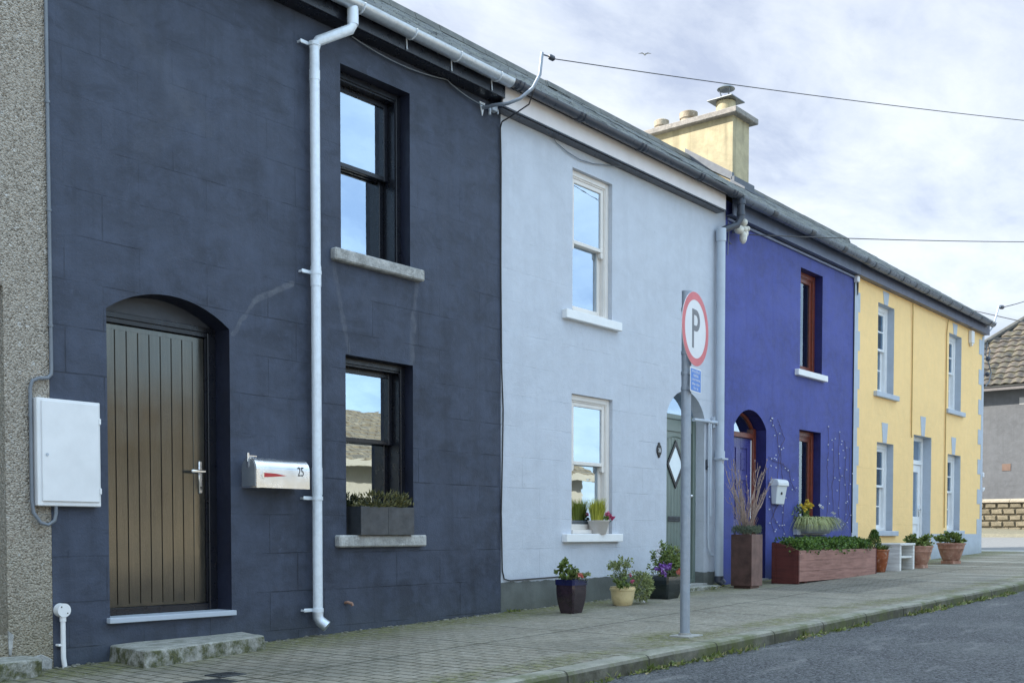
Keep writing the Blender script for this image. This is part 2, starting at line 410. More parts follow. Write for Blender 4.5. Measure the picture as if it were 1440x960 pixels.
def boarded(name, col, rough, metal=0, coat=.0):
    t = NT(name); f = t.noise(1, 5, .6, sc=(60, 60, 3)); g = t.noise(4, 4)
    c = t.mix(t.ramp(f, .3, .7), c_mul(col, .88), c_mul(col, 1.12)); c = t.mix(t.ramp(g, .4, .7, 0, .3), c, c_mul(col, 1.25))
    t.b.inputs['Coat Roughness'].default_value = .20
    return t.done(c, t.ramp(g, .3, .7, rough - .04, rough + .06), t.bump(f, .10, .002), metal, .9, coat)
m_doorslate = boarded('dark_satin_door', (.115, .108, .092), .15, .8, .0)
m_sage = boarded('sage_green_door', (.135, .175, .155), .4)

def wood(name, a, b, rough=.7):
    t = NT(name); f = t.noise(1, 6, .65, .5, sc=(2.5, 2.5, 30)); k = t.noise(6, 3, sc=(1, 1, 2.2))
    c = t.mix(t.ramp(f, .35, .65), a, b); c = t.mix(t.m('MULTIPLY', t.ramp(k, .68, .76), .8), c, c_mul(a, .4))
    c = t.mix(t.m('MULTIPLY', t.ramp(t.noise(3, 4), .45, .7), .35), c, c_mul(b, 1.3))
    return t.done(c, rough, t.bump(f, .35, .004))
m_trough = wood('weathered_red_cedar', (.20, .095, .075), (.36, .19, .155))
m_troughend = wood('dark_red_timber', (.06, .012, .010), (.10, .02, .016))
m_whitewood = wood('chipped_white_timber', (.50, .50, .48), (.76, .76, .74))
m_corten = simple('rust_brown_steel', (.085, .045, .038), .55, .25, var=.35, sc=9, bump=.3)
m_corten_lit = simple('rust_brown_steel_lit', (.17, .10, .085), .6, .1, var=.25, sc=9, bump=.3)  # same steel, paler on the street face: its brighter light is put into the colour
m_zinc = simple('dark_zinc', (.07, .078, .09), .38, .5, var=.25, sc=12)
m_plum = simple('plum_glazed_ceramic', (.028, .016, .024), .16, var=.5, sc=9, coat=.5)
m_plumrim = simple('blue_glazed_rim', (.010, .012, .06), .15, var=.3, coat=.6)
m_blackpot = simple('black_green_glaze', (.010, .016, .018), .2, var=.5, sc=8, coat=.4)
m_cream = simple('cream_glazed_ceramic', (.62, .50, .27), .3, var=.12, sc=7, coat=.3)
m_stonepot = simple('pale_stoneware', (.50, .46, .42), .6, var=.12)
def terracotta(name, a, b, rough):
    t = NT(name); f = t.noise(8, 6, .65)
    c = t.mix(t.ramp(f, .35, .65), a, b); c = t.mix(t.m('MULTIPLY', t.ramp(t.noise(16, 5, .7), .55, .7), .6), c, (.5, .42, .36))
    c = t.mix(t.m('MULTIPLY', t.ramp(t.noise(5, 3), .62, .72), .5), c, c_mul(a, .4))
    return t.done(c, rough, t.bump(f, .3, .004))
m_terra = terracotta('aged_terracotta', (.30, .145, .10), (.46, .26, .19), .75)
m_glazedterra = terracotta('glazed_orange_terracotta', (.19, .05, .018), (.30, .085, .03), .25)
m_soil = simple('potting_soil', (.025, .018, .012), .95, var=.4, sc=40, bump=1)
m_flag = simple('red_enamel', (.50, .03, .035), .4, var=.25)
m_signred = simple('faded_red_vinyl', (.62, .15, .17), .45, var=.08)
m_signwhite = simple('sign_white', (.72, .74, .77), .4, var=.04)
m_signgrey = simple('faded_sign_black', (.17, .18, .20), .5, var=.06)
m_signblue = simple('sign_blue', (.07, .22, .62), .4, var=.06)
m_black = simple('black_lettering', (.02, .02, .022), .5)
m_bulb = simple('fairy_light_bulb', (.60, .63, .72), .25, var=.02)
m_weatherwhite = simple('weathered_white_ceramic', (.60, .58, .52), .5, var=.3, sc=14)
def silver():
    t = NT('galvanised_letterbox'); g = t.noise(6, 3)
    return t.done(t.mix(t.ramp(g, .3, .7), (.70, .72, .74), (.84, .84, .84)), t.ramp(g, .3, .7, .2, .3), t.bump(t.noise(5, 2), .12, .01), .95)
m_silver = silver()

def leafmat(name, a, b, c3=None, rough=.5):
    t = NT(name); at = t.n('ShaderNodeAttribute'); at.attribute_name = 'tone'; f = at.outputs['Fac']
    c = t.mix(t.ramp(f, 0, 1), a, b)
    if c3: c = t.mix(t.ramp(f, .82, .9), c, c3)
    t.done(c, rough)
    t.b.inputs['Transmission Weight'].default_value = 0
    tl = t.n('ShaderNodeBsdfTranslucent'); t.t.links.new(c, tl.inputs[0])
    ms = t.n('ShaderNodeMixShader'); ms.inputs[0].default_value = .25
    t.t.links.new(t.b.outputs[0], ms.inputs[1]); t.t.links.new(tl.outputs[0], ms.inputs[2]); t.t.links.new(ms.outputs[0], t.out.inputs[0])
    return t.mat
m_leaf = leafmat('mid_green_leaves', (.04, .075, .015), (.24, .31, .08))
m_leafdark = leafmat('dark_green_leaves', (.02, .06, .010), (.16, .27, .05))
m_leafgrey = leafmat('grey_green_leaves', (.09, .12, .04), (.38, .42, .18))
m_leafgold = leafmat('olive_bronze_leaves', (.03, .04, .014), (.20, .18, .06))
m_lime = leafmat('lime_green_leaves', (.26, .28, .03), (.62, .60, .10))
m_varieg = leafmat('variegated_grass_blades', (.16, .21, .06), (.70, .70, .36))
m_twig = simple('bare_twigs', (.34, .25, .21), .8, var=.3)
m_greenstem = simple('green_stems', (.10, .13, .05), .7, var=.2)
m_pink = leafmat('pink_petals', (.45, .06, .16), (.75, .22, .35))
m_coral = leafmat('coral_petals', (.50, .10, .08), (.72, .28, .22))
m_violet = leafmat('violet_petals', (.16, .05, .30), (.42, .22, .60))
m_whitepetal = leafmat('white_petals', (.6, .6, .62), (.85, .85, .88))
m_yellowpetal = leafmat('yellow_petals', (.6, .42, .03), (.85, .68, .10))
m_weed = leafmat('kerb_weeds', (.07, .10, .02), (.26, .30, .08), (.42, .36, .20))

# ---- ground materials
GS = .0242
def gz(x): return GS * x
def kerb(x): return -(2.92 + .0235 * (x - 5.8))
def paving():
    t = NT('paving')
    wob = t.m('MULTIPLY', t.m('SUBTRACT', t.noise(2.2, 3), .5), .035)
    xx = t.m('ADD', t.x, wob); yy = t.m('ADD', t.y, wob)
    mo, cc = t.brick(t.comb(yy, xx), .21, .105, .007, smooth=.3)
    slab, sc_ = t.brick(t.comb(yy, xx), 1.5, 1.05, .012, off=.0, smooth=.2)
    near = t.ramp(t.m('ADD', t.x, t.m('MULTIPLY', t.noise(1.2, 3), 2.5)), 6.6, 9.2, 1, 0)       # small setts by the dark house, worn slabs beyond
    patch = t.m('MULTIPLY', t.ramp(t.m('ABSOLUTE', t.m('SUBTRACT', t.x, 13.7)), 1.3, 1.4, 1, 0), t.ramp(t.m('ABSOLUTE', t.m('ADD', t.y, 1.35)), .62, .66, 1, 0))
    near = t.m('MAXIMUM', t.m('MAXIMUM', near, t.m('MULTIPLY', patch, 1.0)), .22)
    mo = t.m('MULTIPLY', mo, near)
    big = t.noise(.8, 5, .6, .3); mid = t.noise(6, 6, .7); fin = t.noise(75, 3, .7)
    c = t.mix(t.ramp(big, .3, .7), (.185, .162, .125), (.305, .275, .218))
    c = t.mix(t.m('MULTIPLY', cc, .25), c, (.36, .34, .30))
    c = t.mix(t.m('MULTIPLY', t.ramp(mid, .45, .7), .5), c, (.12, .118, .098))
    c = t.mix(t.m('MULTIPLY', t.ramp(t.noise(26, 4, .75), .52, .64), .6), c, (.40, .385, .34)); c = t.mix(t.m('MULTIPLY', t.ramp(t.noise(38, 3, .7, loc=(5, 5, 5)), .55, .66), .6), c, (.085, .085, .07))
    c = t.mix(t.m('MULTIPLY', t.ramp(t.noise(.55, 4, .6, .6, loc=(2, 9, 0)), .5, .66), .5), c, (.12, .118, .10))
    c = t.mix(t.m('MULTIPLY', patch, .4), c, (.10, .10, .092))
    # lighter bands across the footpath by the yellow house
    bx = t.noise(1, 2, .5, sc=(2.6, .25, 1)); bands = t.m('MULTIPLY', t.ramp(bx, .54, .62), t.ramp(t.x, 13.5, 17, 0, .65))
    c = t.mix(bands, c, (.44, .42, .37))
    # moss: a band along the house fronts, a thinner one by the kerb, a patch round the post
    yk = t.m('ADD', t.m('ADD', t.y, 2.92), t.m('MULTIPLY', t.m('SUBTRACT', t.x, 5.8), .0235))
    mn = t.m('MULTIPLY', t.m('SUBTRACT', t.noise(2.6, 6, .7), .5), 1.3)
    mw = t.ramp(t.m('ADD', t.m('MULTIPLY', t.y, -1), mn), .2, .8, 1, 0)
    mk = t.ramp(t.m('ADD', t.m('ABSOLUTE', t.m('SUBTRACT', yk, .36)), mn), -.02, .20, .75, 0)
    dx = t.m('SUBTRACT', t.x, 7.45); dy = t.m('ADD', t.y, 2.5)
    mp_ = t.ramp(t.m('ADD', t.m('SQRT', t.m('ADD', t.m('MULTIPLY', t.m('MULTIPLY', dx, dx), .4), t.m('MULTIPLY', dy, dy))), t.m('MULTIPLY', mn, .35)), .12, .42, 1.0, 0)
    moss = t.m('MULTIPLY', t.m('MAXIMUM', t.m('MAXIMUM', mw, mk), mp_), t.ramp(t.noise(22, 5, .75), .36, .58))
    moss = t.m('MAXIMUM', moss, t.m('MULTIPLY', t.m('MULTIPLY', mo, t.ramp(mid, .35, .6)), .6))
    mc = t.mix(t.ramp(t.noise(18, 3), .3, .7), (.055, .070, .010), (.18, .185, .035))
    c = t.mix(t.m('MULTIPLY', moss, .85), c, mc)
    jn = t.m('MAXIMUM', mo, t.m('MULTIPLY', slab, .9))
    c = t.mix(t.m('MULTIPLY', jn, .8), c, (.022, .025, .014))
    h = t.m('ADD', t.m('MULTIPLY', jn, -1), t.m('ADD', t.m('MULTIPLY', mid, .5), t.m('MULTIPLY', fin, .25)))
    return t.done(c, .85, t.bump(t.m('ADD', h, t.m('MULTIPLY', moss, .5)), .8, .012), spec=.3)
m_paving = paving()
def asphalt():
    t = NT('asphalt'); v = t.voro(66); f = t.noise(1.1, 5, .6, .4); g = t.noise(90, 3, .7)
    c = t.mix(t.ramp(v.outputs['Color'], .1, .9), (.022, .024, .028), (.165, .17, .18))
    c = t.mix(t.ramp(f, .44, .72, 0, .45), c, (.17, .175, .175))
    c = t.mix(t.m('MULTIPLY', t.ramp(t.noise(1, 5, .7, .5, sc=(1.2, 3.4, 1)), .56, .70), .55), c, (.28, .28, .275))
    c = t.mix(t.ramp(t.voro(7).outputs['Distance'], .035, .05, .6, 0), c, (.3, .3, .28))
    return t.done(c, .8, t.bump(t.m('ADD', t.m('MULTIPLY', v.outputs['Distance'], -1), g), 1, .014), spec=.4)
m_asphalt = asphalt()
def kerbmat():
    t = NT('kerb_concrete'); jo = t.ramp(t.m('ABSOLUTE', t.m('SUBTRACT', t.m('FRACT', t.m('DIVIDE', t.x, .915)), .5)), .488, .494)
    f = t.noise(5, 6, .7); g = t.noise(70, 3, .6)
    c = t.mix(t.ramp(f, .3, .7), (.21, .205, .17), (.32, .31, .26)); c = t.mix(t.m('MULTIPLY', t.ramp(g, .55, .7), .4), c, (.10, .10, .09))
    up = t.n('ShaderNodeSeparateXYZ'); t.t.links.new(t.nrm, up.inputs[0]); side = t.ramp(up.outputs[2], .3, .8, 1, 0)
    grime = t.m('MULTIPLY', side, t.ramp(t.noise(4, 5, .7), .30, .55, .45, 1))
    c = t.mix(t.m('MULTIPLY', grime, .9), c, (.038, .037, .022))
    ms = t.m('MULTIPLY', t.ramp(t.noise(3, 6, .75), .44, .60), .75); c = t.mix(ms, c, (.085, .10, .03))
    c = t.mix(t.m('MULTIPLY', jo, .85), c, (.03, .03, .02))
    return t.done(c, .85, t.bump(t.m('ADD', t.m('MULTIPLY', f, .8), t.m('MULTIPLY', jo, -1)), .7, .015))
m_kerb = kerbmat()
m_paleroad = stone('pale_worn_road', (.14, .145, .15), (.19, .19, .19), spk=.2)
m_bank = stone('dry_verge', (.13, .12, .085), (.19, .175, .125), spk=.3)
m_field = stone('far_ground', (.16, .17, .10), (.25, .24, .16))
def roadpaint():
    t = NT('worn_road_paint'); return t.done(t.mix(t.ramp(t.noise(18, 5, .7), .42, .55), (.12, .12, .12), (.62, .62, .60)), .7)
m_paint = roadpaint()

# ================================================================= SETTING
def strip(name, xs, ys, zf, mat, M=None):
    vs = [(x, yf(x), zf(x, yf(x))) for x in xs for yf in ys]; n = len(ys)
    fs = [(i * n + j, (i + 1) * n + j, (i + 1) * n + j + 1, i * n + j + 1) for i in range(len(xs) - 1) for j in range(n - 1)]
    mb = MB(); mb.open = True; mb.add(vs, fs); o = mb.build(name, mat)
    if o.data.polygons[0].normal.z < 0: o.data.flip_normals()
    return tag(o, kind='structure')
KB = -.10          # road lies this much below the pavement
xs = [-14 + i * .6 for i in range(66)]      # to x = 25
# slight unevenness of the paving
def pz(x, y): return gz(x) + .006 * mnoise.noise(Vector((x * .9, y * 1.3, 0))) - .004 * max(0, -y)
strip('pavement', xs, [lambda x: .6] + [(lambda k: (lambda x: -.0 + (kerb(x) + .16) * k))(k / 8) for k in range(0, 9)], pz, m_paving)
kb = MB(); kb.open = True
ring = [(.16, -.012), (.155, .004), (.03, .006), (.012, -.002), (.0, -.022), (-.004, KB - .05)]
kx = [-14 + i * .3 for i in range(131)]
vs = []; fs = []
for x in kx:
    w = .006 * mnoise.noise(Vector((x * 1.7, 4, 0)))
    for a, b in ring: vs.append((x, kerb(x) + a + w * (a < .1), pz(x, kerb(x) + a) + b + w * .5))
n = len(ring)
for i in range(len(kx) - 1):
    for j in range(n - 1): fs.append((i * n + j, i * n + j + 1, (i + 1) * n + j + 1, (i + 1) * n + j))
kb.add(vs, fs, smooth=False); ko = kb.build('kerb', m_kerb); ko['kind'] = 'structure'
bm = bmesh.new(); bm.from_mesh(ko.data); bmesh.ops.recalc_face_normals(bm, faces=bm.faces)
if sum(f.normal.z for f in bm.faces) < 0: bmesh.ops.reverse_faces(bm, faces=bm.faces)
bm.to_mesh(ko.data); bm.free()
def rz(x, y): return gz(x) + KB - .012 + .02 * min(1, max(0, (kerb(x) - y) / 3))
strip('road', [-16 + i * 1.0 for i in range(42)], [lambda x: kerb(x) + .1, lambda x: kerb(x) - 1, lambda x: kerb(x) - 3, lambda x: -9.4], rz, m_asphalt)
strip('far_pavement', [-16 + i * 1.0 for i in range(42)], [lambda x: -9.3, lambda x: -12.4], lambda x, y: gz(x) + .03, m_concrete)
# side street beyond the end of the terrace
strip('side_pavement', [24.2 + .3 * i for i in range(6)], [lambda x: 14, lambda x: 5, lambda x: .3, lambda x: -1.5, lambda x: -3.2], lambda x, y: gz(x) - .004, m_concrete)
strip('side_road', [25.4, 28, 31, 34, 37.6], [lambda x: 40, lambda x: 5, lambda x: 0, lambda x: -30], lambda x, y: gz(x) + (-.09 if x < 26 else -.04), m_paleroad)
strip('verge', [37.5, 37.7, 38.6, 40.2], [lambda x: 40, lambda x: 10, lambda x: 5, lambda x: 3, lambda x: -2, lambda x: -20],
      lambda x, y: gz(37.5) + (.08 if x > 37.6 else -.04) + max(0, x - 37.7) * (.085 + .0 * y) + (y - 4.5) * .045 * max(0, min(1, (x - 37.6) / 2)) , m_bank)
g = MB(); g.open = True
g.add([(-900, -900, -22.2), (900, -900, -22.2 + 0), (900, 900, -22.2), (-900, 900, -22.2)], [(0, 1, 2, 3)])
g = MB(); g.open = True
gx = [-900, -200, -30, 0, 42, 60, 200, 900]; gy = [-900, -200, -40, 0, 40, 200, 900]
gv = [(x, y, GS * max(-30, min(60, x)) - .35) for x in gx for y in gy]
g.add(gv, [(i * 7 + j, (i + 1) * 7 + j, (i + 1) * 7 + j + 1, i * 7 + j + 1) for i in range(7) for j in range(6)])
go = g.build('ground', m_field); go['kind'] = 'structure'
# bit of a painted line at the road edge, bottom right
pl = MB(); pl.open = True
def rp(x, y, dz=.004): return (x, y, rz(x, y) + dz)
pl.add([rp(6.1, -5.42), rp(6.75, -5.30), rp(6.78, -5.40), rp(6.1, -5.56)], [(0, 1, 2, 3)])
po = pl.build('road_marking', m_paint); po['kind'] = 'structure'
if po.data.polygons[0].normal.z < 0: po.data.flip_normals()

# ================================================================= HOUSES
def arc_hole(x0, x1, z0, zs, rise, n=14):
    "opening with a segmental arch: springs at zs, top at zs+rise"
    w = (x1 - x0) / 2; xc = (x0 + x1) / 2; Rr = (w * w + rise * rise) / (2 * rise); a = math.asin(min(1, w / Rr))
    if rise > w: a = pi - a
    pts = [(x0, z0), (x1, z0)]
    for i in range(n + 1):
        t = a - 2 * a * i / n; pts.append((xc + Rr * sin(t), zs + rise - Rr + Rr * cos(t)))
    return pts
def rect(x0, x1, z0, z1): return [(x0, z0), (x1, z0), (x1, z1), (x0, z1)]
def facade(house, x0, x1, z1, holes, mats, name='wall', th=.34, depth=6.2, z0=-.6):
    "front wall with real openings; material 0 render, 1 the reveals"
    mb = MB(); outer = rect(x0, x1, z0, z1); loops = [outer] + holes
    flat = [p for l in loops for p in l]
    tris = tessellate_polygon([[Vector((a, b, 0)) for a, b in l] for l in loops])
    mb.open = True
    for Y, fl in ((0, False), (th, True)):
        vs = [(a, Y, b) for a, b in flat]; fs = []
        for t in tris:
            a, b, c = [Vector(vs[i]) for i in t]; nrm = (b - a).cross(c - a)
            want = -1 if Y == 0 else 1
            fs.append(tuple(t) if nrm.y * want > 0 else tuple(reversed(t)))
        mb.add(vs, fs, 0)
    for li, l in enumerate(holes):
        n = len(l); cxm = sum(p[0] for p in l) / n; czm = sum(p[1] for p in l) / n
        for i in range(n):
            (a, b), (c, d) = l[i], l[(i + 1) % n]
            q = [(a, 0, b), (c, 0, d), (c, th, d), (a, th, b)]
            v = [Vector(p) for p in q]; nr = (v[1] - v[0]).cross(v[2] - v[0]); mid = (v[0] + v[1]) / 2
            if nr.dot(Vector((cxm, 0, czm)) - Vector((mid.x, 0, mid.z))) < 0: q.reverse()
            mb.add(q, [(0, 1, 2, 3)], 1)
    o = mb.build(name, mats[:2], house)
    s = MB()
    s.box(x0 + .01, x0 + .12, th, depth, z0, z1 - .02); s.box(x1 - .12, x1 - .01, th, depth, z0, z1 - .02)
    s.box(x0 + .13, x1 - .13, depth - .2, depth, z0, z1 - .02); s.box(x0 + .13, x1 - .13, th + .01, depth - .21, z0, z0 + .5)
    s.box(x0 + .13, x1 - .13, th + .01, depth - .21, z1 - .1, z1 - .02); s.box(x0 + .13, x1 - .13, th + .01, depth - .21, 2.75, 2.95)
    s.build('inner_shell', m_interior, house)
    return o
SL = .686
def roof(house, x0, x1, mats=None, ridge=True, dz=0.0, bumpx=None):
    y0, z0, yr = -.24, 5.315 + dz, 3.0; zr = z0 + SL * (yr - y0); yb = 6.3; zb = zr - SL * (yb - yr); th = .09
    mb = MB()
    mb.prism([(y0, z0), (yr, zr), (yb, zb), (yb, zb - th), (yr, zr - th - .02), (y0, z0 - .018)], x0, x1, 'x')
    # a raised bottom course and uneven slate courses near the eave
    for k in range(14):
        ya = y0 + .23 * k
        x = x0
        while x < x1 - .01:
            w = min(.30, x1 - x); o = R.uniform(0, .006); zq = z0 + SL * (ya - y0)
            mb.add([(x, ya - .012, zq + .012 + o), (x + w - .004, ya - .012, zq + .012 + o), (x + w - .004, ya + .24, zq + SL * .252 + .004), (x, ya + .24, zq + SL * .252 + .004),
                    (x, ya - .012, zq), (x + w - .004, ya - .012, zq)], [(0, 1, 2, 3), (4, 5, 1, 0)], 0, R.random())
            x += w
    r = mb.build('roof', m_slate, house)
    if ridge:
        rb = MB(); x = x0
        while x < x1 - .01:
            w = min(.45, x1 - x); a = R.uniform(-.004, .004)
            rb.prism([(yr - .11, zr - .05 + a), (yr - .07, zr + .045 + a), (yr, zr + .065 + a), (yr + .07, zr + .045 + a), (yr + .11, zr - .05 + a)], x + .004, x + w - .004, 'x'); x += w
        rb.build('ridge_tile', m_ridge, r)
    return r
m_ridge = simple('ridge_tiles', (.12, .125, .12), .8, var=.25, sc=5)
def half_pipe(mb, x0, x1, yc, zc, r, th=.004, seg=10):
    prof = [(yc + r * cos(a), zc + r * sin(a)) for a in [pi + pi * i / seg for i in range(seg + 1)]]
    inn = [(yc + (r - th) * cos(a), zc + (r - th) * sin(a)) for a in [2 * pi - pi * i / seg for i in range(seg + 1)]]
    poly = prof + inn; n = len(poly)
    vs = [(x0, a, b) for a, b in poly] + [(x1, a, b) for a, b in poly]
    mb.add(vs, [(i, i + n, (i + 1) % n + n, (i + 1) % n) for i in range(n)], smooth=True)
    for e_ in (0, n):
        mb.add([vs[e_ + i] for i in range(n)], [(i, i + 1, n - 2 - i, n - 1 - i) for i in range(seg)])
def half_disc(mb, x0, x1, yc, zc, r, seg=10):
    mb.prism([(yc + r * cos(a), zc + r * sin(a)) for a in [pi + pi * i / seg for i in range(seg + 1)]], x0, x1, 'x')

def sash_window(house, x0, x1, z0, z1, rec, fmat, sillmat=None, sill=None, style='sash', curtain=None, zm=None, lw=.055, bars=0, horns=False, label=None, pane2=None, deep=0.0):
    "window frame set back by rec inside the opening: sub-parts are its sashes, panes and sill"
    f = MB(); d = .11 + deep
    f.box(x0, x0 + lw, rec, rec + d, z0, z1, .004); f.box(x1 - lw, x1, rec, rec + d, z0, z1, .004)
    f.box(x0 + lw, x1 - lw, rec, rec + d, z1 - lw, z1, .004); f.box(x0 + lw, x1 - lw, rec - .015, rec + d, z0, z0 + .045, .004)
    f.box(x0 + lw, x0 + lw + .014, rec + .012, rec + d, z0 + .045, z1 - lw); f.box(x1 - lw - .014, x1 - lw, rec + .012, rec + d, z0 + .045, z1 - lw)
    f.box(x0 + lw + .014, x1 - lw - .014, rec + .012, rec + d, z1 - lw - .014, z1 - lw)
    w = f.build('window', fmat, house)
    if label: w['label'] = label
    ix0, ix1, iz0, iz1 = x0 + lw + .014, x1 - lw - .014, z0 + .045, z1 - lw - .014
    def sash(nm, a0, a1, b0, b1, y, st, top, bot):
        s = MB(); s.box(a0, a0 + st, y, y + .04, b0, b1, .004); s.box(a1 - st, a1, y, y + .04, b0, b1, .004)
        s.box(a0 + st, a1 - st, y + .001, y + .039, b1 - top, b1, .004); s.box(a0 + st, a1 - st, y + .001, y + .039, b0, b0 + bot, .004)
        if horns and nm == 'upper_sash':
            for hx in (a0, a1 - st): s.prism([(hx, b0), (hx + st, b0), (hx + st, b0 - .05), (hx + st * .5, b0 - .07), (hx, b0 - .05)], y, y + .038, 'y')
        for k in range(bars):
            zc = b0 + bot + (b1 - top - b0 - bot) * (k + 1) / (bars + 1); s.box(a0 + st, a1 - st, y + .004, y + .036, zc - .012, zc + .012)
        s.build(nm, fmat, w)
        p = MB(); p.box(a0 + st - .003, a1 - st + .003, y + .017, y + .023, b0 + bot - .003, b1 - top + .003); p.build('pane', pane2 or m_glass, w)
    if style == 'sash':
        zm = zm if zm is not None else (iz0 + iz1) / 2
        sash('upper_sash', ix0, ix1, zm - .02, iz1, rec + .02 + deep * .8, .048, .045, .04)
        sash('lower_sash', ix0, ix1, iz0, zm + .02, rec + .064 + deep, .048, .04, .06)
    else:
        sash('casement', ix0, ix1, iz0, iz1, rec + .02, .06, .06, .07)
    if curtain:
        c = MB(); yy = rec + .16 + deep
        for a0, a1 in curtain:
            n = max(6, int((a1 - a0) / .018)); vs = []
            for i in range(n + 1):
                x = a0 + (a1 - a0) * i / n; y = yy + .018 * sin(i * 1.25) + .006 * sin(i * .37); vs += [(x, y, z0 + .02), (x, y, z1 - .02)]
            c.open = True; c.add(vs, [(2 * i, 2 * i + 2, 2 * i + 3, 2 * i + 1) for i in range(n)], smooth=True)
        c.build('curtain', m_curtain, w)
    if sill:
        a0, a1, b0, b1, yo = sill
        s = MB(); s.box(a0, a1, -yo, rec - .003, b0, b1, .012 if sillmat is m_sill else .006); s.build('sill', sillmat, w)
    return w
def bracket(mb, x, y, z, r, w=.03): mb.box(x - r - .07, x + r + .012, -.012, .0, z - w / 2, z + w / 2, .003)

GRP = 'terraced houses along the pavement'
# ---------- pebbledashed house at the left edge
H0 = thing('terraced_house', (0, 0, gz(0)), 'unpainted grey pebbledashed house cut off by the left edge of the photo', 'house', GRP)
facade(H0, -8, 3.685, 5.3, [rect(2.3, 3.385, .33, 2.56)], (m_pebble, m_pebble))
roof(H0, -8, 3.685)
f = MB(); f.box(2.3, 2.38, .16, .26, .33, 2.56); f.box(3.305, 3.385, .16, .26, .33, 2.56); f.box(2.38, 3.305, .16, .26, 2.48, 2.56); dr = f.build('door_frame', m_white, H0)
d = MB(); d.box(2.38, 3.305, .2, .25, .35, 2.48); d.build('door', m_sage, H0)
f = MB(); f.box(-8, 3.68, -.17, -.15, 5.1, 5.3, .003); f.box(-8, 3.68, -.15, .0, 5.1, 5.12); f.build('fascia', m_upvc, H0)
gt = MB(); half_pipe(gt, -8, 3.7, -.235, 5.285, .062); gt.build('gutter', m_galv, H0)
q = MB(); q.prism([(3.40, .0), (3.66, .0), (3.675, .15), (3.6, .19), (3.5, .17), (3.41, .12)], -.015, .0, 'y', .005)
q.prism([(3.385, .2), (3.40, .2), (3.415, .33), (3.38, .36)], -.012, .0, 'y'); q.build('exposed_base_stone', m_sill, H0)

# ---------- charcoal house, number 25
HD = thing('terraced_house', (6.0, 0, gz(6)), 'charcoal navy painted house with a boarded black door and a galvanised gutter and downpipe', 'house', GRP)
arch = arc_hole(4.10, 5.116, .395, 2.53, .168)
facade(HD, 3.687, 8.32, 5.3, [arch, rect(6.245, 7.063, 3.345, 4.885), rect(6.288, 7.094, .975, 2.49)], (m_dark, m_darkreveal))
roof(HD, 3.687, 8.32)
f = MB(); f.box(3.7, 8.19, -.17, -.15, 5.14, 5.31, .003); f.box(3.7, 8.19, -.149, -.002, 5.14, 5.16)
f.build('fascia', m_darkpaint, HD)
gt = MB(); half_pipe(gt, 3.7, 8.17, -.24, 5.288, .066); half_disc(gt, 8.17, 8.176, -.24, 5.288, .068); gut = gt.build('gutter', m_galv, HD)
for x in [4.1, 4.75, 5.4, 6.25, 6.85, 7.42, 7.98]:
    b = MB(); pts = [(x, -.24 - .070 * cos(a), 5.288 - .070 * sin(a)) for a in [pi * i / 8 for i in range(9)]]
    b.tube(pts, .006, 5); b.tube([(x, -.172, 5.288), (x, -.18, 5.16), (x, -.185, 5.15)], .006, 5); b.build('gutter_bracket', m_galvpaint, gut)
dp = MB()
dp.tube([(6.17, -.24, 5.24), (6.17, -.24, 5.10)], .046, 16); dp.tube([(6.17, -.24, 5.11), (6.15, -.235, 5.06), (5.935, -.085, 4.935), (5.915, -.07, 4.88)], .041, 16)
dp.tube([(5.91, -.07, 4.90), (5.91, -.07, .335)], .040, 20)
dp.tube([(5.91, -.07, 3.14), (5.91, -.07, 2.98)], .0435, 20); dp.tube([(5.91, -.07, 1.52), (5.91, -.07, 1.30)], .043, 20); dp.tube([(5.91, -.07, 4.7), (5.91, -.07, 4.62)], .043, 20)
dp = dp.build('downpipe', m_galvpaint, HD)
sh_ = MB(); sh_.tube([(5.91, -.07, .37), (5.91, -.07, .30), (5.925, -.085, .265), (5.955, -.13, .225)], [.045, .045, .046, .048], 18, cap=False)
sh_.tube([(5.955, -.13, .2252), (5.935, -.10, .25)], [.042, .04], 18, cap=True); sh_.build('spout', m_galv, dp)
for z in (4.905, 3.09, 1.27, .36):
    b = MB(); b.tube([(5.91, -.07, z - .015), (5.91, -.07, z + .015)], .047, 18); b.box(5.79, 5.875, -.045, -.035, z - .014, z + .016, .004); b.box(5.79, 5.80, -.035, 0, z - .008, z + .008)
    b.build('pipe_bracket', m_galvpaint, dp)
# door and fanlight panel
fr_ = MB(); rc = .175
fr_.box(4.10, 4.165, rc, rc + .09, .40, 2.545, .004); fr_.box(5.045, 5.116, rc, rc + .09, .40, 2.545, .004); fr_.box(4.165, 5.045, rc, rc + .09, 2.475, 2.545, .004)
fr_.box(4.11, 5.10, rc - .012, rc, 2.51, 2.55, .003); fr_.box(5.028, 5.044, rc + .02, rc + .09, .46, 2.475); fr_.box(4.166, 4.18, rc + .02, rc + .09, .46, 2.475)
fr_.box(4.165, 5.045, rc, rc + .09, .40, .452, .004)
dfr = fr_.build('door_frame', m_darkpaint, HD)
ty = MB(); ty.prism(arc_hole(4.095, 5.12, 2.546, 2.548, .155), rc + .02, rc + .09, 'y'); ty.build('fanlight_panel', m_tymp, HD)
dl = MB(); y0 = rc + .03
dl.box(4.18, 4.192, y0, y0 + .05, .455, 2.47); dl.box(4.93, 5.026, y0, y0 + .05, .455, 2.47, .002); dl.box(4.192, 4.93, y0 + .001, y0 + .05, .455, .475); dl.box(4.192, 4.93, y0 + .001, y0 + .05, 2.435, 2.47)
nb = 8; bw = (4.93 - 4.192) / nb
for i in range(nb):
    a = 4.192 + i * bw; vs = [(a, y0 + .012), (a + .005, y0 + .004), (a + bw - .005, y0 + .004), (a + bw, y0 + .012), (a + bw, y0 + .04), (a, y0 + .04)]
    dl.prism(vs, .475, 2.435, 'z')
door = dl.build('door', m_doorslate, HD)
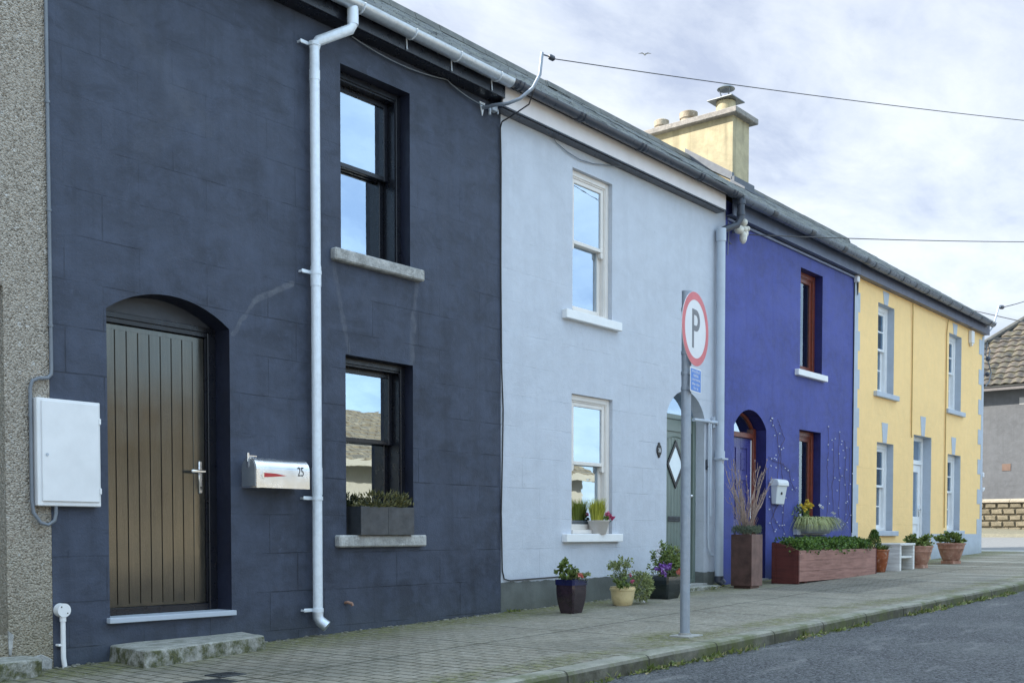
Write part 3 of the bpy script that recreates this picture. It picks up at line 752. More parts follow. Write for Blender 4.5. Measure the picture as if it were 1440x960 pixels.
h = MB(); h.box(4.968, 5.0, y0 - .012, y0 - .001, 1.29, 1.535, .005); h.tube([(4.985, y0 - .01, 1.455), (4.985, y0 - .055, 1.455)], .010, 10)
h.box(4.87, 4.997, y0 - .066, y0 - .048, 1.443, 1.467, .006); h.build('handle', m_chrome, door)
k = MB(); k.tube([(4.984, y0 - .012, 1.335), (4.984, y0 - .0145, 1.335)], .008, 10); k.box(4.981, 4.987, y0 - .0148, y0 - .012, 1.315, 1.334); k.build('keyhole', m_black, door)
t = MB(); t.box(4.075, 5.13, -.045, rc + .0, .362, .40, .004); t.build('threshold', m_pale, HD)
# windows
sash_window(HD, 6.245, 7.063, 3.345, 4.885, .115, m_darkpaint, m_sill, (6.13, 7.19, 3.245, 3.345, .065), zm=4.15, deep=.09, label='black framed upper sash window with a granite sill')
sash_window(HD, 6.288, 7.094, .975, 2.49, .10, m_darkpaint, m_sill, (6.16, 7.205, .87, .972, .065), zm=1.80, deep=.09, curtain=[(6.86, 7.03)], label='black framed lower sash window with a granite sill')
o = MB(); o.tube([(6.27, .0, .40), (6.27, -.03, .405), (6.295, -.055, .395), (6.30, -.06, .375)], .013, 10); o.build('overflow_pipe', simple('copper_stub', (.25, .14, .10), .6), HD)

# ---------- pale grey house
HG = thing('terraced_house', (10.5, 0, gz(10.5)), 'pale blue grey house with ivory sash windows and a sage green door', 'house', GRP)
garch = arc_hole(11.435, 12.345, .355, 2.44, .30)
facade(HG, 8.322, 12.86, 5.3, [garch, rect(9.51, 10.258, 3.345, 4.865), rect(9.50, 10.275, .982, 2.48)], (m_grey, m_grey))
roof(HG, 8.322, 12.86, dz=-.01)
f = MB(); f.box(8.20, 12.62, -.135, -.115, 5.085, 5.285, .003); f.build('fascia', simple('blush_white_fascia', (.70, .66, .66), .4, var=.04), HG)
f = MB(); f.box(8.20, 12.62, -.114, -.002, 5.07, 5.084); f.box(8.2, 12.62, -.145, -.1355, 5.074, 5.086); f.build('soffit', m_upvc, HG)
gt = MB(); half_pipe(gt, 8.18, 12.80, -.235, 5.30, .058); half_disc(gt, 8.176, 8.181, -.235, 5.30, .06); gut = gt.build('gutter', m_upvc, HG)
for x in (8.3, 9.31, 10.46, 11.77, 12.6):
    b = MB(); b.tube([(x - .03, -.235 - .064 * cos(a), 5.30 - .064 * sin(a)) for a in [pi * i / 8 for i in range(9)]], .009, 6); b.tube([(x + .03, -.235 - .064 * cos(a), 5.30 - .064 * sin(a)) for a in [pi * i / 8 for i in range(9)]], .009, 6)
    half_pipe(b, x - .05, x + .05, -.235, 5.30, .063, .005); b.build('gutter_bracket', m_upvc, gut)
sash_window(HG, 9.51, 10.258, 3.345, 4.865, .05, m_offwhite, m_white, (9.33, 10.375, 3.25, 3.345, .065), zm=4.12, horns=True, lw=.06, curtain=[(9.58, 9.7)], label='ivory upper sash window')
gw = sash_window(HG, 9.50, 10.275, .982, 2.48, .04, m_offwhite, m_white, (9.335, 10.405, .893, .981, .065), zm=1.75, horns=True, lw=.06, curtain=[(10.08, 10.2)], label='ivory lower sash window')
q = MB(); q.box(9.56, 9.74, .19, .23, 1.03, 1.06, .005); q.prism([(9.66, 1.06), (9.76, 1.06), (9.72, 1.30), (9.70, 1.36)], .19, .22, 'y', .006); q.prism([(9.575, 1.06), (9.65, 1.06), (9.63, 1.40), (9.60, 1.62), (9.585, 1.4)], .21, .235, 'y', .006)
q.build('windowsill_ornament', m_white, gw)
rc = .12
f = MB(); f.box(11.435, 11.50, rc, rc + .08, .36, 2.46, .004); f.box(12.28, 12.345, rc, rc + .08, .36, 2.46, .004); f.box(11.50, 12.28, rc, rc + .08, 2.40, 2.46, .004); f.box(11.50, 12.28, rc, rc + .08, .36, .40)
f.build('door_frame', m_sage, HG)
fl = MB(); fl.prism(arc_hole(11.435, 12.345, 2.461, 2.464, .278), rc + .03, rc + .04, 'y'); fl.build('fanlight', m_glass, HG)
d = MB(); yg = rc + .02
d.box(11.50, 12.28, yg + .012, yg + .05, .40, 2.40, .002)
for i in range(9):
    a = 11.56 + i * .0733; zt = 2.10 + .07 * sin(pi * (i + .5) / 9); d.prism([(a, yg + .013), (a + .006, yg + .004), (a + .067, yg + .004), (a + .0733, yg + .013)], .52, zt, 'z')
d.box(11.50, 12.28, yg - .004, yg + .011, 2.25, 2.40, .003)
d.tube([(11.55 + .68 * i / 16, yg + .008, 2.115 + .075 * sin(pi * i / 16)) for i in range(17)], .008, 6)
gdoor = d.build('door', m_sage, HG)
dm = MB(); cx_, cz_ = 11.87, 1.845
def diamond(a, b): return [(cx_ - a, cz_), (cx_, cz_ - b), (cx_ + a, cz_), (cx_, cz_ + b)]
o_ = diamond(.21, .30); i_ = diamond(.165, .235)
for k in range(4):
    p, q2, r2, s2 = o_[k], o_[(k + 1) % 4], i_[(k + 1) % 4], i_[k]; dm.prism([p, q2, r2, s2], yg - .012, yg + .012, 'y')
dm.build('diamond_light_frame', m_darkpaint, gdoor)
dg = MB(); dg.prism(diamond(.164, .234), yg - .002, yg + .008, 'y'); dgo = dg.build('diamond_light', m_frost, gdoor)
lp = MB(); lp.box(11.70, 11.98, yg - .012, yg + .003, 1.135, 1.20, .006); lp.box(11.71, 11.97, yg - .020, yg - .012, 1.165, 1.195, .004); lp.build('letter_plate', m_zinc, gdoor)
kk = MB(); kk.sphere((12.22, yg - .03, 1.46), .022, 10, 7); kk.tube([(12.22, yg, 1.46), (12.22, yg - .03, 1.46)], .012); kk.build('knob', m_chrome, gdoor)
t = MB(); t.box(11.42, 12.36, -.05, rc, .318, .356, .005); t.build('threshold', m_concrete, HG)
bl = MB(); bl.box(12.372, 12.425, -.028, -.0005, 1.80, 1.925, .006); bl.tube([(12.398, -.029, 1.835), (12.398, -.034, 1.835)], .014, 12); bl.build('doorbell', m_upvc, HG)
# soil pipe at the right of the grey house
dp = MB(); dp.tube([(12.60, -.08, 4.84), (12.60, -.08, .36)], .055, 20); dp.tube([(12.60, -.08, 4.86), (12.60, -.08, 4.70)], .064, 20)
dp.tube([(12.60, -.08, 2.04), (12.60, -.08, 1.92)], .066, 20)
dpo = dp.build('downpipe', simple('pale_blue_grey_pipe', (.44, .50, .58), .45, var=.06), HG)
k = MB(); k.tube([(12.83, -.235, 5.25), (12.83, -.235, 5.02), (12.80, -.2, 4.93), (12.65, -.10, 4.86), (12.60, -.08, 4.82)], [.05, .045, .045, .045, .045], 16); k.tube([(12.83, -.235, 5.26), (12.83, -.235, 5.19)], .06, 16)
k.tube([(12.83, -.235, 5.10), (12.83, -.235, 5.05)], .054, 16); k.build('swan_neck', m_upvc, dpo)
k = MB(); k.tube([(12.60, -.08, .44), (12.60, -.08, .36)], .062, 16); k.tube([(12.60, -.08, .40), (12.62, -.13, .33)], .055, 16); k.build('pipe_shoe', m_upvc, dpo)
wp = MB(); wp.tube([(12.02, -.03, 2.40), (12.40, -.03, 2.405), (12.47, -.04, 2.40), (12.545, -.07, 2.40)], .022, 12); wp.tube([(12.40, -.03, 2.40), (12.40, -.03, .95), ], .013, 10)
wp.tube([(12.445, -.03, 2.38), (12.445, -.03, 1.2)], .020, 10)
wp.tube([(12.40, -.03, .95), (12.405, -.035, .80), (12.44, -.045, .72), (12.50, -.05, .70)], .012, 10); wp.build('waste_pipe', m_pale, HG)
jb = MB(); jb.box(12.50, 12.56, -.05, -.001, 2.33, 2.47, .008); jb.build('pipe_clamp', m_pale, dpo); jb = MB(); jb.box(12.53, 12.69, -.155, -.03, 1.93, 1.95); jb.build('pipe_clamp', m_pale, dpo)

# ---------- purple house
HP = thing('terraced_house', (15, 0, gz(15)), 'violet blue house with red brown timber windows and an arched doorway', 'house', GRP)
parch = arc_hole(13.13, 14.07, .36, 2.42, .24)
facade(HP, 12.862, 17.10, 5.3, [parch, rect(15.13, 15.90, 3.37, 4.86), rect(15.13, 15.885, 1.05, 2.51)], (m_purple, m_bluereveal))
roof(HP, 12.862, 17.10, dz=.0)
f = MB(); f.box(12.86, 17.1, -.115, -.095, 5.085, 5.29, .003); f.box(12.86, 17.1, -.094, -.002, 5.09, 5.10); f.build('fascia', simple('slate_blue_fascia', (.09, .11, .17), .4), HP)
gt = MB(); half_pipe(gt, 12.80, 17.15, -.24, 5.285, .068); gut = gt.build('gutter', simple('dark_slate_gutter', (.11, .135, .18), .3, .2), HP)
mould = MB(); mould.tube([(12.9, -.02, 5.06), (17.08, -.02, 5.06)], .018, 8); mould.build('eaves_moulding', simple('blue_grey_moulding', (.22, .26, .38), .5), HP)
for x in (13.7, 14.9, 16.05, 16.95):
    b = MB(); half_pipe(b, x - .06, x + .06, -.24, 5.285, .074, .005); b.build('gutter_bracket', m_upvc, gut)
sash_window(HP, 15.13, 15.90, 3.37, 4.86, .12, m_redwood, m_white, (14.96, 15.985, 3.28, 3.37, .065), style='casement', curtain=[(15.2, 15.5)], lw=.07, label='red brown upper casement window', pane2=m_glassdim)
sash_window(HP, 15.13, 15.885, 1.05, 2.51, .115, m_redwood, m_trim, (14.96, 15.985, .965, 1.05, .065), style='casement', curtain=[(15.2, 15.4)], lw=.07, label='red brown lower casement window', pane2=m_glassdim)
rc = .155
f = MB(); f.box(13.13, 13.21, rc, rc + .10, .36, 2.60, .004); f.box(13.985, 14.07, rc, rc + .10, .36, 2.44, .004); f.box(13.21, 13.985, rc - .006, rc + .10, 2.30, 2.37, .005)
f.tube([(x, rc + .045, z) for x, z in arc_hole(13.155, 14.045, 2.3, 2.41, .23)[2:]], .026, 8); f.build('door_frame', m_redwood, HP)
f = MB(); f.prism(arc_hole(13.15, 14.05, 2.371, 2.374, .27), rc + .05, rc + .058, 'y'); f.build('fanlight', m_glass, HP)
d = MB(); y0 = rc + .03
d.box(13.21, 13.985, y0 + .012, y0 + .05, .37, 2.30)
for a, b in ((13.21, 13.33), (13.54, 13.66), (13.865, 13.985)): d.box(a, b, y0, y0 + .0115, .37, 2.30, .003)
for a, b in ((.37, .55), (1.02, 1.18), (1.72, 1.80), (2.16, 2.30)):
    d.box(13.331, 13.539, y0 + .0005, y0 + .0115, a, b); d.box(13.661, 13.864, y0 + .0005, y0 + .0115, a, b)
for pa, pb in ((13.37, 13.50), (13.70, 13.83)):
    for za, zb in ((.62, .95), (1.24, 1.66), (1.86, 2.10)): d.box(pa, pb, y0 + .004, y0 + .0118, za, zb, .003)
pdoor = d.build('door', m_purpledoor, HP)
w = MB(); w.box(13.962, 13.984, y0 - .004, y0 - .0005, .40, 2.28); w.build('door_edge_seal', m_white, pdoor)
t = MB(); t.box(13.12, 14.08, -.05, rc, .33, .362, .005); t.build('threshold', m_concrete, HP)

# ---------- yellow house
HY = thing('terraced_house', (20.5, 0, gz(20.5)), 'yellow end house with blue grey quoins and window surrounds', 'house', GRP)
yel = [rect(18.13, 18.87, 3.355, 4.84), rect(21.76, 22.51, 3.38, 4.845), rect(18.14, 18.90, 1.03, 2.52), rect(21.77, 22.55, 1.045, 2.523), rect(19.89, 20.83, .50, 2.765)]
facade(HY, 17.102, 23.95, 5.3, yel, (m_yellow, m_trim))
roof(HY, 17.102, 23.98, dz=.0)
sd_ = MB(); sd_.prism([(0, -.4), (6.2, -.4), (6.2, 5.22), (3.0, 7.30), (0, 5.25)], 23.951, 24.0, 'x'); sd_.build('gable_wall', m_trim, HY)
f = MB(); f.box(17.1, 23.96, -.115, -.095, 5.085, 5.29, .003); f.box(17.1, 23.96, -.094, -.002, 5.09, 5.10); f.build('fascia', simple('slate_blue_board', (.08, .09, .14), .4), HY)
gt = MB(); half_pipe(gt, 17.15, 23.80, -.22, 5.285, .068); half_disc(gt, 23.80, 23.806, -.22, 5.285, .07); gut = gt.build('gutter', bpy.data.materials['dark_slate_gutter'], HY)
for x in [17.3 + .62 * i for i in range(11)]:
    b = MB(); half_pipe(b, x - .02, x + .02, -.22, 5.285, .075, .005); b.build('gutter_bracket', m_upvc, gut)
for (a, b, c, d_), lab in zip([(18.13, 18.87, 3.355, 4.84), (21.76, 22.51, 3.38, 4.845), (18.14, 18.90, 1.03, 2.52), (21.77, 22.55, 1.045, 2.523)], ('upper left', 'upper right', 'lower left', 'lower right')):
    sash_window(HY, a, b, c, d_, .115, m_white, m_trim, (a - .16, b + .14, c - .085, c, .06), zm=(c + d_) / 2 + .02, bars=1, lw=.075, curtain=[(a + .08, b - .08)], pane2=m_glassdim)
rc = .15
f = MB(); f.box(19.89, 19.97, rc, rc + .09, .5, 2.765, .004); f.box(20.75, 20.83, rc, rc + .09, .5, 2.765, .004); f.box(19.97, 20.75, rc, rc + .09, 2.69, 2.765, .004); f.box(19.97, 20.75, rc, rc + .09, 2.26, 2.34, .004); f.build('door_frame', m_white, HY)
f = MB(); f.box(19.97, 20.75, rc + .03, rc + .036, 2.34, 2.69); f.build('fanlight', m_glass, HY)
d = MB(); y0 = rc + .02
d.box(19.975, 20.09, y0, y0 + .05, .52, 2.255, .003); d.box(20.63, 20.745, y0, y0 + .05, .52, 2.255, .003); d.box(20.091, 20.629, y0, y0 + .05, 2.12, 2.255, .003); d.box(20.091, 20.629, y0, y0 + .05, 1.16, 1.30, .003); d.box(20.091, 20.629, y0, y0 + .05, .52, .68, .003)
d.box(20.091, 20.629, y0 + .015, y0 + .04, .68, 1.16); d.box(20.17, 20.55, y0 + .006, y0 + .0148, .76, 1.08, .003)
yd = d.build('door', m_white, HY)
p = MB(); p.box(20.09, 20.63, y0 + .02, y0 + .026, 1.30, 2.12); p.build('pane', m_glass, yd)
p = MB(); p.box(20.66, 20.69, y0 - .01, y0 - .001, 1.30, 1.52, .004); p.box(20.59, 20.69, y0 - .05, y0 - .035, 1.42, 1.445, .004); p.tube([(20.675, y0 - .009, 1.43), (20.675, y0 - .036, 1.43)], .008, 8); p.build('handle', m_chrome, yd)
t = MB(); t.box(19.87, 20.85, -.05, rc, .465, .50, .005); t.build('threshold', m_concrete, HY)
# painted quoins, keystones and plinth: thin raised render bands
qn = MB(); z = .55; k = 0; qn.box(17.104, 17.20, -.006, -.001, .3, 5.06)
while z < 5.0:
    qn.box(17.201, 17.35 if k % 2 else 17.27, -.006, -.001, z, min(z + ROW, 5.05)); z += ROW; k += 1
qn.build('quoins', m_trim, HY)
qn = MB(); z = .98; k = 0; qn.box(23.72, 23.949, -.006, -.001, .3, .98); qn.box(22.1, 23.719, -.006, -.001, .3, .98); qn.box(23.84, 23.949, -.006, -.001, .981, 5.06)
while z < 5.0:
    if k % 2 == 0: qn.box(23.64, 23.839, -.006, -.001, z + .002, min(z + ROW, 5.05))
    z += ROW; k += 1
qn.build('quoins', m_trim, HY)
pn = MB(); pn.box(17.271, 19.86, -.005, -.001, .3, .66); pn.build('plinth', m_trim, HY)
pn = MB(); pn.box(20.86, 22.099, -.005, -.001, .3, .98); pn.build('plinth', m_trim, HY)
for xc, z0, z1 in ((18.47, 4.842, 5.06), (22.1, 4.847, 5.06), (18.48, 2.522, 2.86), (20.36, 2.767, 3.12), (22.1, 2.526, 2.86)):
    p = MB(); p.prism([(xc - .085, z0), (xc + .085, z0), (xc + .14, z1), (xc - .14, z1)], -.006, -.001, 'y'); p.build('keystone', m_trim, HY)
al = MB(); al.box(22.93, 23.10, -.075, -.001, 4.80, 5.05, .012); al.prism([(22.95, 4.80), (23.08, 4.80), (23.015, 4.74)], -.06, -.01, 'y', .004); al.build('alarm_box', m_whiteplastic, HY)
cb_ = MB(); cb_.tube([(19.68, -.03, 5.06), (19.69, -.03, 4.9), (19.72, -.02, 4.7), (19.72, -.02, 2.75), (19.74, -.02, 2.70)], .010, 6); cb_.tube([(21.60, -.03, 5.06), (21.56, -.02, 4.8), (21.56, -.02, 1.1)], .010, 6)
cb_.build('surface_cable', simple('ochre_painted_cable', (.45, .30, .10), .6), HY)

# chimney on the purple / yellow party wall
m_chim = render_wall('stained_cream_render', (.36, .315, .205), .2, 0, grime=0, streak=.8)
ch = MB(); ch.box(17.02, 17.60, 2.12, 3.98, 6.2, 8.12, .008)
cho = ch.build('chimney', m_chim, HY)
cp = MB(); cp.box(16.90, 17.72, 2.0, 4.10, 8.10, 8.20, .012); cp.build('chimney_cap', stone('weathered_cap', (.20, .19, .18), (.30, .28, .26)), cho)
for yy, r, hh in ((3.72, .13, .25), (3.16, .155, .26)):
    p = MB(); p.lathe([(r * .9, 0), (r * .9, hh * .55), (r * 1.04, hh * .62), (r * 1.06, hh), (r * .8, hh + .02), (r * .78, hh - .1), (0, hh - .1)], (17.31, yy, 8.195), 20); p.build('chimney_pot', stone('mottled_buff_pot', (.25, .20, .14), (.38, .34, .27), spk=.6), cho)
p = MB(); p.lathe([(.17, 0), (.17, .24), (.165, .27), (0, .27)], (17.31, 2.42, 8.195), 20); cw = p.build('chimney_pot', m_chim, cho)
p = MB(); p.box(17.31 - .24, 17.31 + .24, 2.42 - .24, 2.42 + .24, 8.47, 8.492, .004); p.tube([(17.31, 2.42, 8.49), (17.31, 2.42, 8.57)], .075, 14)
for a in range(3): p.tube([(17.31 + .07 * cos(a * 2.1), 2.42 + .07 * sin(a * 2.1), 8.55), (17.31 + .12 * cos(a * 2.1), 2.42 + .12 * sin(a * 2.1), 8.70)], .010, 6)
p.lathe([(.155, 0), (.15, .012), (.09, .055), (0, .075)], (17.31, 2.42, 8.69), 20); p.lathe([(.155, -.002), (0, .03)], (17.31, 2.42, 8.69), 20)
p.build('rain_cowl', galv('dark_cowl_steel', (.18, .2, .22)), cho)
lf = MB(); zr = 5.315 + SL * 3.24
lf.prism([(2.10, 6.99), (2.10, 7.12), (3.02, 7.72), (3.02, 7.55)], 16.95, 17.018, 'x'); lf.box(16.95, 17.68, 2.05, 2.118, 6.80, 7.05, .005); lf.prism([(1.85, 6.78), (1.85, 6.82), (2.12, 7.0), (2.12, 6.95)], 16.93, 17.66, 'x')
lf.build('lead_flashing', simple('lead', (.085, .10, .125), .6, .1, var=.15), cho)

# ================================================================= far side of the side street
HF = thing('rendered_house', (42, 0, 1.0), 'grey roughcast house with a brown pantile roof beyond the end of the terrace', 'house')
m_rough = render_wall('grey_roughcast', (.108, .114, .125), .14, 0, grime=0, streak=.3)
t_ = MB(); t_.box(42, 50, -9, 7.6, .2, 6.28); t_.build('wall', m_rough, HF)
t_ = MB(); t_.box(41.5, 41.56, -9.3, 7.9, 6.10, 6.30, .006); t_.box(41.56, 42, -9.3, 7.9, 6.16, 6.20); t_.build('fascia', simple('brown_grey_fascia', (.14, .13, .13), .5), HF)
t_ = MB(); t_.box(41.985, 42.0, 4.25, 4.55, 3.25, 3.5, .004); t_.build('vent', simple('brown_vent', (.14, .09, .07), .7), HF)
t_ = MB(); t_.box(41.99, 42.0, 3.2, 4.0, 5.6, 5.85, .003); t_.build('render_patch', simple('pale_patch', (.36, .36, .36), .8), HF)
def tile_mat():
    t = NT('pantiles'); at = t.n('ShaderNodeAttribute'); at.attribute_name = 'tone'
    c = t.mix(at.outputs['Fac'], (.03, .028, .028), (.10, .083, .07)); c = t.mix(t.ramp(t.noise(6, 4), .45, .65, 0, .5), c, (.14, .13, .07))
    return t.done(c, .8, t.bump(t.noise(20, 3), .3, .01))
m_tile = tile_mat()
def tile_roof(name, parent, p0, ux, uy, width, rows, hipL=0.0, tw=.34, tl=.36, seg=6, mat=m_tile):
    "rows of pantiles: p0 eave corner, ux along the eave, uy up the slope; hipL shortens each row at its far end"
    ux = Vector(ux); uy = Vector(uy).normalized(); nrm = ux.cross(uy).normalized()
    if nrm.z < 0: nrm = -nrm
    mb = MB(); mb.open = True
    for r in range(rows):
        a0 = hipL * r * tl; k = 0; x = math.ceil(a0 / tw) * tw
        while x < width:
            tone = R.random(); b = Vector(p0) + ux * x + uy * (r * tl)
            vs = []
            for j in range(seg + 1):
                s_ = j / seg; hgt = .055 * (max(0, sin(pi * s_ * 1.0)) ** 1.5) * (1 if s_ < 1 else 0)
                vs += [b + ux * (s_ * tw) + nrm * (hgt + .045), b + ux * (s_ * tw) + uy * (tl * 1.02) + nrm * hgt, b + ux * (s_ * tw) + nrm * (hgt + .01)]
            fs = []
            for j in range(seg): fs += [(3 * j, 3 * j + 3, 3 * j + 4, 3 * j + 1), (3 * j, 3 * j + 2, 3 * j + 5, 3 * j + 3)]
            mb.add(vs, fs, 0, tone); x += tw
    return mb.build(name, mat, parent)
pitch = radians(40); up_ = Vector((cos(pitch), 0, sin(pitch)))
tile_roof('roof', HF, (41.45, 7.9, 6.27), (0, -1, 0), up_, 17, 17, hipL=cos(pitch))
t_ = MB(); L_ = 17 * .36; apex = Vector((41.45, 7.9, 6.27)) + up_ * L_ + Vector((0, -1, 0)) * L_ * cos(pitch)
t_.tube([Vector((41.45, 7.9, 6.33)), apex + Vector((0, 0, .08))], .11, 8); t_.tube([apex + Vector((0, 0, .08)), apex + Vector((0, -10, .08))], .11, 8); t_.build('hip_tile', simple('hip_tiles', (.09, .09, .085), .8, var=.3), HF)
t_ = MB(); t_.add([(41.45, 7.9, 6.25), (apex.x, apex.y, apex.z - .02), (50.3, 7.9, 6.25)], [(0, 1, 2)]); t_.add([(41.45, 7.9, 6.24), (apex.x, apex.y, apex.z - .03), (apex.x, -9.3, apex.z - .03), (41.45, -9.3, 6.24)], [(0, 1, 2, 3)]); t_.open = True; t_.build('roof_underlay', m_ridge, HF)

LW = thing('block_wall', (40, 3, 1.1), 'low rock faced block garden wall with a pale coping below the roughcast house', 'wall')
m_block = stone('rock_faced_block', (.12, .105, .07), (.21, .18, .125), spk=.4)
b = MB(); b.box(40.06, 40.24, -9, 11, .3, 2.06); wl = b.build('wall_core', simple('mortar', (.24, .21, .155), .9, var=.2, sc=8), LW)
b = MB()
for r in range(6):
    z0 = .78 + r * .215; y = -9 + (.2 if r % 2 else 0)
    while y < 11:
        dx = R.uniform(0, .03); c = (y + .19, z0 + .09)
        w2, h2 = .178, .083
        vs = [(40.055, y + .015, z0 + .005), (40.055, y + .385, z0 + .005), (40.055, y + .385, z0 + .195), (40.055, y + .015, z0 + .195)]
        fr4 = [(40.0 - R.uniform(0, .03), y + .03 + R.uniform(-.02, .02), z0 + .04), (40.0 - R.uniform(0, .03), y + .35 + R.uniform(-.02, .02), z0 + .04), (40.0 - R.uniform(0, .035), y + .35, z0 + .16), (40.0 - R.uniform(0, .035), y + .05, z0 + .16)]
        b.add(vs + fr4, [(4, 5, 6, 7), (0, 1, 5, 4), (1, 2, 6, 5), (2, 3, 7, 6), (3, 0, 4, 7)], 0); y += .405
b.build('blocks', m_block, LW)
b = MB()
for i in range(22): b.prism([(39.93, 2.06), (39.93, 2.12), (40.15, 2.19), (40.37, 2.12), (40.37, 2.06)], -9 + i * .91, -9 + i * .91 + .895, 'y')
b.build('coping', stone('pale_coping', (.27, .24, .18), (.35, .31, .25), spk=.15), LW)

# bungalow across the road: seen only as reflections in the glass and the glossy door
HB = thing('bungalow', (10, -16, 0), 'cream bungalow with a tiled roof across the road', 'house')
m_creamwall = render_wall('cream_render', (.46, .42, .33), .05, 0, grime=0)
t_ = MB(); t_.box(-12, 32, -24, -15.8, -.4, 3.0); t_.build('wall', m_creamwall, HB)
t_ = MB(); t_.box(-12.3, 32.3, -15.42, -15.3, 2.85, 3.06, .01); t_.build('fascia', m_creamwall, HB)
for x in (-6, 0, 4.5, 9.6, 13.5, 19, 24):
    w = MB(); w.box(x, x + 1.7, -15.8, -15.74, 1.1, 2.35, .01); wo_ = w.build('window', m_white, HB); w = MB(); w.box(x + .1, x + .8, -15.74, -15.735, 1.2, 2.25); w.box(x + .9, x + 1.6, -15.74, -15.735, 1.2, 2.25); w.build('pane', m_interior, wo_)
pr = radians(25); upb = Vector((0, -cos(pr), sin(pr)))
def btile():
    t = NT('sunlit_tile'); w = t.m('FRACT', t.m('MULTIPLY', t.x, 3.0)); r_ = t.m('FRACT', t.m('DIVIDE', t.z, .1437))
    c = t.mix(t.ramp(t.noise(3, 5), .3, .7), (.16, .13, .085), (.30, .25, .165)); c = t.mix(t.ramp(w, .7, .9, 0, .6), c, (.05, .04, .03)); c = t.mix(t.ramp(r_, .75, .95, 0, .7), c, (.04, .035, .025))
    return t.done(c, .8)
m_btile = btile()
rb = MB()
rows = 14
for r in range(rows):
    a = Vector((-12.3, -15.3, 3.05)) + upb * r * .34
    rb.add([a + Vector((0, 0, .04)), a + Vector((44.6, 0, .04)), a + Vector((44.6, 0, 0)) + upb * .35, a + upb * .35, a, a + Vector((44.6, 0, 0))], [(0, 1, 2, 3), (4, 5, 1, 0)])
tp = Vector((-12.3, -15.3, 3.05)) + upb * rows * .34
rb.add([tp, tp + Vector((44.6, 0, 0)), (32.3, -24.2, 3.0), (-12.3, -24.2, 3.0)], [(0, 1, 2, 3)])
rb.build('roof', m_btile, HB)
t_ = MB(); t_.box(-14, 34, -12.5, -12.3, -.3, 1.0); tag(t_.build('garden_wall', m_creamwall), 'cream garden wall across the road', 'wall')

# ================================================================= THINGS ON AND BY THE HOUSES
def rv(): return Vector((R.gauss(0, 1), R.gauss(0, 1), R.gauss(0, 1))).normalized()
def bush(parent, name, mat, c, rad, n, L, wd=None, up=.4, shell=.35, flat=None, stems=None, clump=0):
    "n leaves through an ellipsoid volume; clump > 0 gathers them round that many shoots"
    mb = MB(); mb.open = True; c = Vector(c); wd = wd or L * .6
    cl = [rv() * (R.random() ** .4) for _ in range(clump)] if clump else None
    for i in range(n):
        if cl:
            k = R.choice(cl); d = (k + rv() * R.random() * .30)
        else: d = rv() * (shell + (1 - shell) * R.random() ** .5)
        p = c + Vector((d.x * rad[0], d.y * rad[1], d.z * rad[2]))
        if flat is not None and p.z < flat: p.z = flat + R.random() * .03
        dr = (d.normalized() + Vector((0, 0, up)) + rv() * .75).normalized()
        l = L * R.uniform(.6, 1.25); mb.leaf(p, dr, rv(), l, wd * R.uniform(.7, 1.2), R.random())
    return mb.build(name, mat, parent)
def stems(parent, c, rad, n, mat=m_greenstem, r=.0035, name='stem'):
    mb = MB(); c = Vector(c)
    for i in range(n):
        a = R.uniform(0, 2 * pi); k = R.random() ** .5; b = c + Vector((cos(a) * rad[0] * k * .3, sin(a) * rad[1] * k * .3, 0)); t = c + Vector((cos(a) * rad[0] * k, sin(a) * rad[1] * k, rad[2] * R.uniform(.6, 1)))
        mb.tube([b, (b + t) / 2 + Vector((0, 0, .03)), t], [r, r * .8, r * .5], 5)
    return mb.build(name, mat, parent)
def blooms(parent, name, mat, pts, r, petals=7):
    for p in pts:
        mb = MB(); mb.open = True; p = Vector(p)
        for i in range(petals * 2):
            d = (rv() + Vector((0, -.3, .5))).normalized(); mb.leaf(p + rv() * r * .25, d, rv(), r * R.uniform(.7, 1.1), r * .9, R.random(), bend=.5)
        mb.build(name, mat, parent)
def grass(parent, name, mat, c, rad, n, h, droop, w=.007, sagk=-.4):
    mb = MB(); mb.open = True; c = Vector(c)
    for i in range(n):
        a = R.uniform(0, 2 * pi); k = R.random() ** .5; b = c + Vector((cos(a) * rad[0] * k, sin(a) * rad[1] * k, 0))
        a2 = a + R.gauss(0, .5); o = Vector((cos(a2), sin(a2), 0)); hh = h * R.uniform(.6, 1.15); dr = droop * R.uniform(.5, 1.3)
        pts = []
        for j in range(6):
            t = j / 5; pts.append(b + o * (dr * t) + Vector((0, 0, hh * (1.6 * t - (1.0 + sagk) * t * t))))
        mb.blade(pts, w, R.random())
    return mb.build(name, mat, parent)
